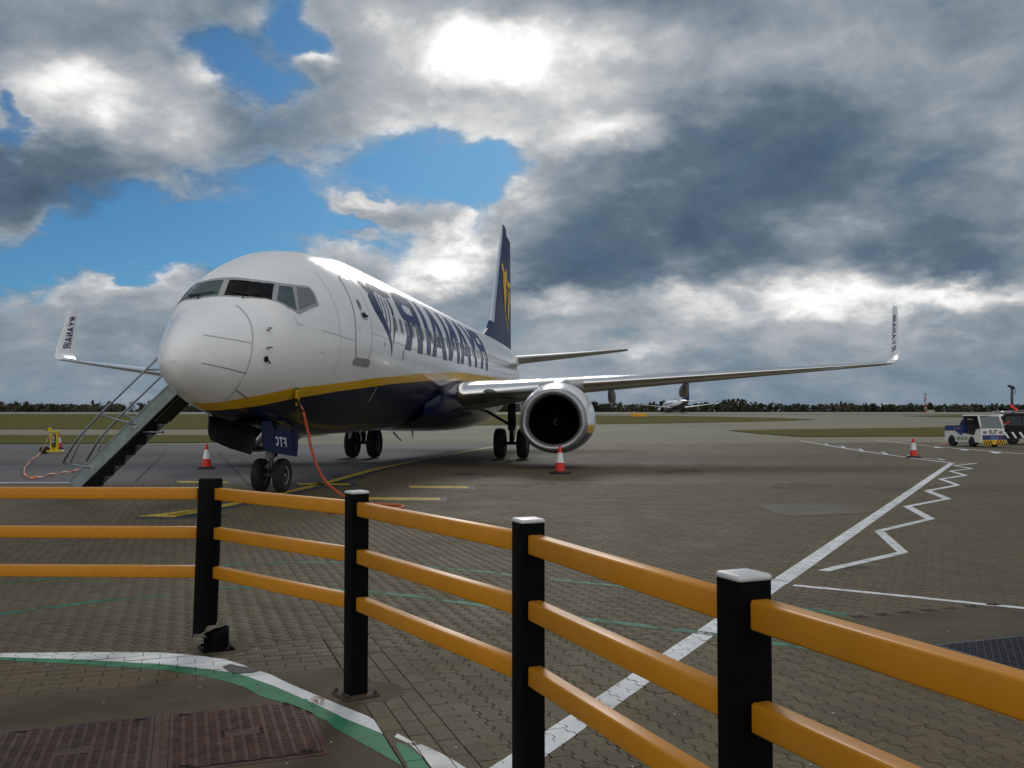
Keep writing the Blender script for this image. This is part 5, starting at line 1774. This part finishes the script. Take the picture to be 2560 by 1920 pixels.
def build_tug():
    p = at(2483, 1117, 47.0)
    t = thing('baggage_tug', 'small white and navy baggage tug with hazard striped bumper', 'tug', (p.x, p.y, 0), radians(10))
    W2 = .70
    m = M()
    # lower body outline (length, height) with wheel arches
    def arch(c, r): return [(c - r * cos(a * pi / 8), .24 + r * sin(a * pi / 8) * 1.25) for a in range(9)]
    low = [(0, .24)] + arch(.72, .25) + arch(2.30, .29) + [(2.86, .24), (2.90, .80), (1.55, .72), (1.05, .62), (.62, .60), (.50, .62), (.34, .92), (.06, .94)]
    m.prism(low, -W2, W2, 'YZ'); body = m.build('body', TUGWHITE, t)
    m = M(); m.prism([(1.42, .74), (1.60, .84), (2.86, .86), (2.88, 1.10), (1.50, 1.12), (1.42, 1.10)], -W2 + .01, W2 - .01, 'YZ'); m.build('rear_deck', TUGNAVY, t)
    for sd in (-1, 1):
        m = M(); m.prism([(1.42, .62), (1.62, .62), (2.05, .84), (2.86, .84), (2.86, 1.08), (1.42, 1.08)], sd * (W2 + .004) - .006, sd * (W2 + .004) + .006, 'YZ'); pn = m.build('side_panel', TUGNAVY, t)
        if sd < 0:
            flat_text('panel_letter', 'BLUE', mat('print_blue', (.28, .45, .75), .5), pn, Vector((-W2 - .012, 1.72, .90)), Vector((0, 1, 0)), Vector((0, 0, 1)), .13)
            m = M(); m.lathe([(.055, -.004), (.055, .004)], (-W2 - .012, 1.62, .97), 'X', 10); m.build('panel_emblem', REDTAPE, pn)
        # hazard stripes along the sill
        for k in range(7):
            m = M(); y0 = 1.02 + k * .14
            m.add([(sd * (W2 + .006), y0, .33), (sd * (W2 + .006), y0 + .07, .33), (sd * (W2 + .006), y0 + .01, .53), (sd * (W2 + .006), y0 - .06, .53)], [(0, 1, 2, 3), (3, 2, 1, 0)])
            m.build('hazard_stripe', LIME if k % 2 == 0 else BLACK, body)
    # cab: front face, windscreen, roof, pillars
    m = M(); m.box((0, .03, .60), (1.38, .06, .72), 0, None, None, .02); fr = m.build('front_panel', TUGWHITE, t)
    m = M(); m.add([(-.62, .045, .97), (.62, .045, .97), (.56, .30, 1.58), (-.56, .30, 1.58)], [(0, 1, 2, 3)]); m.build('windscreen', WINDSCREEN, t)
    m = M(); m.box((0, .90, 1.64), (1.30, 1.24, .07), 0, None, None, .03); m.build('roof', TUGWHITE, t)
    for sd in (-1, 1):
        m = M(); m.tube([(sd * .65, .03, .93), (sd * .60, .29, 1.60)], .045, 8); m.build('pillar', TUGWHITE, t)
        m = M(); m.tube([(sd * .62, 1.44, 1.05), (sd * .62, 1.42, 1.62)], .035, 8); m.build('pillar', TUGNAVY, t)
        m = M(); m.box((sd * .46, -.003, .76), (.20, .02, .12), 0, None, None, .01); hl = m.build('headlight', DARKMETAL, t)
        m = M(); m.lathe([(.04, -.012), (.04, -.018)], (sd * .46, 0, .76), 'Y', 12); m.build('lamp', SILVER, hl)
    m = M(); m.box((0, 1.45, 1.20), (1.2, .05, .80)); m.build('rear_wall', INTERIOR, t)
    m = M(); m.prism([(1.45, 1.10), (1.95, 1.10), (1.72, 1.42), (1.46, 1.46)], -.5, .5, 'YZ'); m.build('rear_window', VANGLASS, t)
    m = M(); m.box((0, 1.58, 1.47), (1.0, .3, .05)); m.build('window_cap', TUGWHITE, t)
    m = M(); m.box((0, 1.15, .72), (.9, .45, .16), 0, None, None, .04); m.box((0, 1.36, 1.0), (.9, .12, .50), 0, None, None, .04); m.build('seat', INTERIOR, t)
    m = M(); m.lathe([(.17, -.01), (.19, 0), (.17, .01), (.15, 0)], (-.2, .45, 1.0), 'Y', 16); m.tube([(-.2, .45, 1.0), (-.2, .25, .8)], .02, 6); m.build('steering_wheel', DARKMETAL, t)
    m = M(); m.box((-.25, 1.415, 1.44), (.3, .01, .07)); m.build('cab_notice', PRINTWHITE, t)
    # letters and coloured panel on the front
    flat_text('front_letter', 'TLD', DARKMETAL, fr, Vector((.24, -.012, .69)), Vector((-1, 0, 0)), Vector((0, 0, 1)), .20, .14)
    m = M(); m.box((.03, -.006, .50), (1.28, .02, .25)); pn = m.build('front_board', TUGNAVY, t)
    flat_text('board_letter', 'BLUE', mat('print_blue', (.28, .45, .75), .5), pn, Vector((.28, -.022, .45)), Vector((-1, 0, 0)), Vector((0, 0, 1)), .15, .1)
    m = M(); m.box((.1, -.022, .41), (.42, .004, .02)); m.build('board_line', mat('print_blue', (.28, .45, .75), .5), pn)
    m = M(); m.add([(.40, -.022, .57), (.44, -.022, .60), (.48, -.022, .57), (.47, -.022, .51), (.42, -.022, .44), (.36, -.022, .51), (.35, -.022, .57), (.37, -.022, .60)], [tuple(range(8)), tuple(range(7, -1, -1))]); m.build('board_emblem', REDTAPE, pn)
    m = M(); m.box((.03, -.02, .245), (1.30, .08, .25), 0, None, None, .02); bp = m.build('bumper', AMBER, t)
    for k in range(-4, 5):
        if k == 0: continue
        sg = 1 if k > 0 else -1; x0 = .03 + sg * (abs(k) * .15 - .07)
        m = M(); m.add([(x0, -.063, .13), (x0 + .07 * sg, -.063, .13), (x0 + .20 * sg, -.063, .355), (x0 + .13 * sg, -.063, .355)], [(0, 1, 2, 3), (3, 2, 1, 0)])
        for i, v in enumerate(m.v): m.v[i] = (max(-.61, min(.67, v[0])), v[1], v[2])
        m.build('bumper_stripe', BLACK, bp)
    for y, r, w in ((.72, .24, .2), (2.30, .28, .24)):
        for sd in (-1, 1):
            x = sd * (W2 - .08)
            m = M(); m.lathe([(r * .5, -w / 2), (r * .92, -w / 2), (r, -w * .3), (r, w * .3), (r * .92, w / 2), (r * .5, w / 2)], (x, y, r), 'X', 24); wh = m.build('wheel', TYRE, t)
            m = M(); m.lathe([(.02, -w * .46), (r * .3, -w * .44), (r * .52, -w * .35), (r * .52, w * .35), (r * .3, w * .44), (.02, w * .46)], (x, y, r), 'X', 16); m.build('rim', GEARMETAL, wh)
    m = M(); m.box((.0, 1.5, .30), (1.2, 2.6, .16)); m.build('chassis', DARKMETAL, t)
    return t


build_tug()


def build_van():
    p = at(2496, 1112, 52.0)
    t = thing('van', 'dark people carrier with white slanted side stripes, parked behind the tug', 'van', (p.x, p.y, 0), radians(-4))
    side = [(.06, .34), (.02, .60), (.05, 1.05), (.20, 1.50), (.34, 1.70), (.60, 1.78), (2.6, 1.80), (3.2, 1.72), (4.0, 1.12), (4.75, .92), (4.90, .55), (4.85, .30)]
    m = M()
    m.loft([[Vector((x if 0 < i < 99 else x, y, z)) for i, (x, z) in enumerate([(a + (b < .99 and 0) , c) for (a, c), b in zip([((q[0] - 2.4) * k + 2.4, q[1] - (1 - k) * .8 * max(0, q[1] - 1)) for q in side], [1] * 12)])] for y, k in ((0, .97), (.06, 1), (1.76, 1), (1.82, .97))], 0, True, (True, True), False)
    body = m.build('body', VANBLACK, t, auto=30)
    for x0, x1, s0, s1 in ((.36, 1.30, .16, 0), (1.38, 2.3, 0, 0), (2.4, 3.3, 0, -.42)):
        m = M(); m.add([(x0 - .06, -.010, 1.08), (x1 + (-s1 * 1.0), -.010, 1.08), (x1, -.008, 1.60), (x0 + s0 * .6, -.008, 1.60)], [(0, 1, 2, 3)]); m.build('side_window', VANGLASS, t)
    for y in (.12, 1.70):
        m = M(); m.tube([(.45, y, 1.86), (.6, y, 1.90), (2.6, y, 1.90), (2.8, y, 1.86)], .022, 6); m.build('roof_rail', SILVER, t)
    m = M(); m.box((.9, .9, 1.86), (.5, .3, .07), 0, None, None, .02); m.build('roof_light', SILVER, t)
    for k in range(8):
        x = .28 + k * .42
        m = M(); m.add([(x + .22, -.012, .36), (x + .34, -.012, .36), (x + .14, -.012, .70), (x, -.012, .70)], [(0, 1, 2, 3)]); m.build('side_stripe', PRINTWHITE, body)
    # swirl emblem
    m = M(); m.tube([(.42 + .22 * cos(a * .3 + 2.6) * (1 - a * .02), -.02, 1.32 + .16 * sin(a * .3 + 2.6)) for a in range(14)], .035, 5); m.build('swirl_emblem', REDTAPE, body)
    m = M(); m.tube([(.30 + .13 * cos(a * .35 + 1.8), -.02, 1.22 + .12 * sin(a * .35 + 1.8)) for a in range(12)], .02, 5); m.build('swirl_emblem', PRINTWHITE, body)
    for x in (.85, 3.95):
        for y in (.10, 1.72):
            m = M(); m.lathe([(.18, -.1), (.31, -.1), (.335, -.06), (.335, .06), (.31, .1), (.18, .1)], (x, y, .335), 'Y', 24); wh = m.build('wheel', TYRE, t)
            m = M(); m.lathe([(.02, -.09), (.19, -.08), (.19, .08), (.02, .09)], (x, y, .335), 'Y', 16); m.build('rim', GEARMETAL, wh)
    m = M(); m.box((.04, .25, .95), (.05, .16, .3)); m.build('tail_light', mat('lamp_red', (.35, .01, .01), .2), t)
    return t


build_van()

# ------------------------------------------------------------------ mast with cameras behind the van
p_ = at(2532, 1100, 60.0)
ms = thing('camera_mast', 'dark blue mast with camera head and red cover behind the van', 'mast', (p_.x, p_.y, 0))
m_ = M(); m_.tube([(0, 0, 0), (0, 0, 1.9)], .125, 12); m_.tube([(0, 0, 1.9), (0, 0, 3.45)], .085, 12); m_.build('pole', MASTBLUE, ms)
m_ = M(); m_.box((-.08, 0, 3.58), (.36, .14, .14), 0, Matrix.Rotation(.25, 3, 'Y'), None, .02); m_.box((.06, 0, 3.46), (.18, .2, .14)); m_.tube([(.10, 0, 3.5), (.20, 0, 3.45), (.22, 0, 3.2), (.12, 0, 3.05)], .022, 6); m_.tube([(.10, 0, 3.56), (.2, 0, 3.52)], .02, 6); m_.build('camera_head', DARKMETAL, ms)
m_ = M(); m_.loft([[Vector((-.22 + x, -.13, 2.42 - x * .5 + .06 * sin(x * 12))), Vector((-.22 + x, -.15, 2.24 - x * .62))] for x in (0, .1, .2, .3, .42, .52)], 0, False, (False, False), True)
m_.build('red_cover', REDTAPE, ms)

# ------------------------------------------------------------------ signs and buildings far out
p_ = GT(1598, 1043)
sn = thing('taxiway_sign', 'long low amber taxiway sign board on the grass strip', 'sign', (p_.x, p_.y, p_.z + .05), .05)
m_ = M(); m_.box((0, 0, .62), (4.7, .35, .95), 0, None, None, .05); m_.build('board', SIGNYEL, sn)
for k_ in range(3):
    m_ = M(); m_.box((-1.9 + k_ * 1.9, 0, .08), (.14, .14, .16)); m_.build('leg', DARKMETAL, sn)
p_ = GT(2486, 1032)
sn2 = copy_tree(sn); sn2.location = (p_.x + 30, p_.y, p_.z); sn2.scale = (.5, .6, .6); sn2['label'] = 'tiny pale sign on the far grass above the van'
p_ = at(2314, 1028, 505)
mt_ = thing('radio_mast', 'thin red and white lattice mast rising above the tree line', 'mast', (p_.x, p_.y, 4.0))
for k_ in range(6):
    m_ = M(); z0_ = k_ * 1.75
    for sx, sy in ((-1, -1), (1, -1), (1, 1), (-1, 1)): m_.tube([(sx * .38, sy * .38, z0_), (sx * .38, sy * .38, z0_ + 1.75)], .09, 4)
    for sx, sy, ex, ey in ((-1, -1, 1, -1), (1, -1, 1, 1), (1, 1, -1, 1), (-1, 1, -1, -1)):
        m_.tube([(sx * .38, sy * .38, z0_), (ex * .38, ey * .38, z0_ + .87)], .06, 4); m_.tube([(ex * .38, ey * .38, z0_ + .87), (sx * .38, sy * .38, z0_ + 1.75)], .06, 4)
    m_.build('lattice_section', REDPLASTIC if k_ % 2 == 0 else mat('mast_white', (.5, .5, .52), .5), mt_)
m_ = M(); m_.box((-.5, 0, 7.0), (.9, .3, .5)); m_.box((0, 0, 10.6), (1.3, .9, .5)); m_.build('aerial', GEARMETAL, mt_)
p_ = at(2327, 1028, 500)
hs = thing('hut', 'small white hut with dark windows at the foot of the lattice mast', 'hut', (p_.x, p_.y, 4.0))
m_ = M(); m_.box((0, 0, .75), (3.0, 2.4, 1.5)); m_.build('wall', mat('hut_white', (.6, .58, .52), .7), hs)
m_ = M(); m_.prism([(-1.7, 1.5), (1.7, 1.5), (1.5, 1.8), (-1.5, 1.8)], -1.3, 1.3, 'XZ'); m_.build('roof', mat('hut_roof', (.30, .29, .27), .7), hs)
for k_ in range(3):
    m_ = M(); m_.box((-1.0 + k_, -1.205, .85), (.5, .02, .5)); m_.build('window', VANGLASS, hs)


# ------------------------------------------------------------------ trees along the far edge
BARK = mat('bark', (.045, .036, .028), .9)
LEAFS = [mat('leaf_evergreen', (.030, .040, .022), .8, var=.4, vscale=.5, spec=.2), mat('leaf_bare', (.075, .062, .048), .9, var=.35, vscale=.5, spec=.2), mat('leaf_dull', (.054, .060, .030), .85, var=.4, vscale=.5, spec=.2), mat('leaf_budding', (.070, .060, .044), .9, var=.3, vscale=.5, spec=.2)]


def tree_proto(kind, seed):
    r = random.Random(seed)
    t = thing('tree', 'x', 'tree', (0, 0, 0), 0, 'trees along the far edge of the airfield')
    H = 10.0
    m = M(); m.tube([(0, 0, 0), (.1, 0, 3.0), (.0, .1, 7.5)], [.28, .2, .06], 6)
    tips = []
    for k in range(7):
        a = r.uniform(0, 6.28); z = r.uniform(1.8, 6.0); q = Vector((cos(a) * r.uniform(1.2, 2.6), sin(a) * r.uniform(1.2, 2.6), z + r.uniform(1.5, 3)))
        m.tube([(0, 0, z), q], [.10, .03], 5); tips.append(q)
    m.build('trunk', BARK, t)
    m = M()
    clumps = []
    for k in range({'round': 17, 'bare': 17, 'conifer': 13, 'wide': 22}[kind]):
        if kind == 'conifer':
            z = 1.0 + 8.5 * k / 12; rr = (1 - (z / 10.6)) * 2.2 + .2; a = r.uniform(0, 6.28)
            clumps.append((Vector((cos(a) * rr * .45, sin(a) * rr * .45, z)), rr * .8, .9))
        else:
            wd = {'round': 3.0, 'bare': 2.9, 'wide': 4.2}[kind]
            a = r.uniform(0, 6.28); u = r.random() ** .6
            z = r.uniform(1.2, 8.6); k2 = sqrt(max(.05, 1 - ((z - 4.8) / 4.6) ** 2))
            clumps.append((Vector((cos(a) * wd * u * k2, sin(a) * wd * u * k2, z)), r.uniform(.9, 1.7), r.uniform(.7, 1.2)))
    top = max(c.z + rr * hh * .8 for c, rr, hh in clumps); kz = 9.6 / top
    clumps = [(Vector((c.x, c.y, c.z * kz)), rr * 1.15, hh) for c, rr, hh in clumps]
    for c, rr, hh in clumps:
        for k in range(105 if kind != 'bare' else 80):
            v = Vector((r.gauss(0, 1), r.gauss(0, 1), r.gauss(0, 1))).normalized() * (r.random() ** .4)
            p = c + Vector((v.x * rr, v.y * rr, v.z * rr * hh))
            s_ = r.uniform(.18, .46) * (1 if kind != 'bare' else .85)
            n1 = Vector((r.gauss(0, 1), r.gauss(0, 1), r.gauss(0, 1))).normalized(); n2 = n1.orthogonal().normalized() * s_; n1 = n1.cross(n2).normalized() * s_ * (1 if kind != 'bare' else .35)
            m.add([p + n1 + n2 * .3, p + n2, p - n1, p - n2], [(0, 1, 2, 3)], r.choice((0, 0, 1)))
    li = {'round': (0, 2), 'bare': (1, 3), 'conifer': (0, 0), 'wide': (2, 1)}[kind]
    m.build('crown', [LEAFS[li[0]], LEAFS[li[1]]], t)
    return t


KIND_LABEL = {'round': 'dark rounded evergreen tree', 'bare': 'brown leafless tree', 'conifer': 'narrow dark conifer', 'wide': 'broad dull green tree'}
protos = {k: [tree_proto(k, 10 + i * 7 + n) for n in range(2)] for i, k in enumerate(('round', 'bare', 'conifer', 'wide'))}
used = {}
TREES = []
tr = random.Random(21)
# (photo column, row of the top, kind)
SPEC = [(-40, 998, 'wide'), (0, 1000, 'wide'), (35, 1000, 'bare'), (70, 1003, 'wide'), (100, 1005, 'bare'), (130, 1010, 'round'), (155, 1010, 'conifer'), (190, 1013, 'bare'), (215, 1010, 'bare'), (232, 1000, 'conifer'), (250, 1006, 'bare'), (278, 1003, 'round'),
        (300, 1008, 'wide'), (330, 1002, 'bare'), (355, 1006, 'wide'), (382, 1001, 'round'), (410, 1004, 'bare'), (440, 1003, 'wide'), (475, 1004, 'bare'), (505, 1006, 'round'), (820, 1008, 'bare'),
        (1255, 1004, 'round'), (1290, 1010, 'wide'), (1488, 1003, 'round'), (1505, 1010, 'wide'), (1530, 1012, 'bare'), (1552, 1004, 'conifer'), (1575, 1013, 'wide'), (1612, 1009, 'bare'), (1630, 1004, 'wide'), (1656, 1001, 'round'), (1680, 1008, 'bare'), (1705, 1010, 'round'), (1730, 1012, 'wide'), (1765, 1006, 'bare'),
        (1795, 1002, 'conifer'), (1815, 998, 'wide'), (1838, 996, 'wide'), (1858, 998, 'round'), (1880, 1006, 'bare'), (1905, 1010, 'wide'), (1940, 1013, 'bare'), (1975, 1014, 'wide'), (2005, 1015, 'round'), (2035, 1013, 'wide'), (2060, 1009, 'bare'), (2085, 1008, 'wide'), (2103, 1003, 'conifer'), (2115, 1005, 'conifer'), (2128, 1007, 'round'), (2148, 1010, 'bare'),
        (2166, 1007, 'conifer'), (2182, 1008, 'round'), (2205, 1008, 'conifer'), (2225, 1010, 'wide'), (2250, 1012, 'bare'), (2272, 1012, 'wide'), (2300, 1013, 'round'), (2328, 1006, 'round'), (2346, 1013, 'wide'), (2366, 1015, 'conifer'), (2392, 1009, 'wide'), (2412, 1008, 'bare'), (2436, 1009, 'wide'), (2455, 1012, 'conifer'), (2476, 1013, 'bare'), (2500, 1015, 'wide'), (2524, 1013, 'round'), (2552, 1011, 'wide'), (2590, 1012, 'bare')]
LAND = [(0, 560, 'left of the gap in the far wood'), (176, 560, 'between the wood gap and the aircraft nose'), (700, 1300, 'seen under the aircraft belly'), (1300, 1770, 'near the distant airliner'), (1770, 1890, 'in the clump right of the distant airliner'), (1890, 2290, 'left of the lattice mast'), (2290, 2700, 'beyond the tug')]
for px, top, kind in SPEC:
    Y_ = tr.uniform(560, 660)
    p = at(px, top, Y_)
    pr_ = protos[kind][tr.randint(0, 1)]
    key = pr_.name
    o = pr_ if key not in used else copy_tree(pr_)
    used[key] = 1
    h = (p.z - 3.6)
    o.location = (p.x, Y_, 3.6); o.rotation_euler = (0, 0, tr.uniform(0, 6.28))
    k = h / 9.8
    o.scale = (k * tr.uniform(.8, 1.15), k * tr.uniform(.8, 1.15), k)
    where = [w for a, b, w in LAND if a <= px < b]
    w = where[-1] if where else 'at the left picture edge'
    if 0 <= px < 176: w = LAND[0][2]
    TREES.append((px, kind, w, o))
ORD = ['first', 'second', 'third', 'fourth', 'fifth', 'sixth', 'seventh', 'eighth', 'ninth', 'tenth']
for kind in KIND_LABEL:
    for w in set(q[2] for q in TREES):
        same = sorted([q for q in TREES if q[1] == kind and q[2] == w], key=lambda q: q[0])
        for n_, q in enumerate(same):
            lab = KIND_LABEL[kind] + ' ' + w
            if len(same) > 1: lab = ORD[n_] + ' ' + KIND_LABEL[kind] + ' from the left ' + w
            q[3]['label'] = lab
# undergrowth between the trunks, a single mass
m_ = M()
for k_ in range(17000):
    x_ = tr.uniform(-400, 400); y_ = tr.uniform(585, 640)
    hmax = 5.2 + 2.2 * (sin(x_ * .05) * .5 + .5) * (sin(x_ * .013 + 1) * .5 + .5) + 1.5 * sin(x_ * .21) ** 2
    if -258 < x_ * 600 / y_ < -240: hmax = 1.2
    z_ = 3.6 + hmax * tr.random()
    s_ = tr.uniform(.7, 1.9)
    n1 = Vector((tr.gauss(0, 1), tr.gauss(0, 1), tr.gauss(0, 1))).normalized(); n2 = n1.orthogonal().normalized() * s_; n1 = n1.cross(n2).normalized() * s_ * .6
    c_ = Vector((x_, y_, z_))
    m_.add([c_ + n1 + n2 * .3, c_ + n2, c_ - n1, c_ - n2], [(0, 1, 2, 3)], int(sin(x_ * .07 + 2 * sin(x_ * .02)) > .1) + (tr.random() < .25))
tag(m_.build('far_wood', [LEAFS[0], LEAFS[1], LEAFS[2]]), kind='stuff')

# ------------------------------------------------------------------ the second airliner, far out on the runway
d2 = copy_tree(airliner)
d2.name = 'airliner'
d2['label'] = 'tiny distant airliner on the far runway, seen from behind with its tail to the right'
pt_ = at(1718, 1030, 375)
HD = pi + .08                                   # aft axis points back to the camera and right
d2.rotation_euler = (0, 0, HD)
off_ = Matrix.Rotation(HD, 3, 'Z') @ Vector((0, 38, 0))
d2.location = (pt_.x - off_.x, pt_.y - off_.y, terrain(390) - .02)
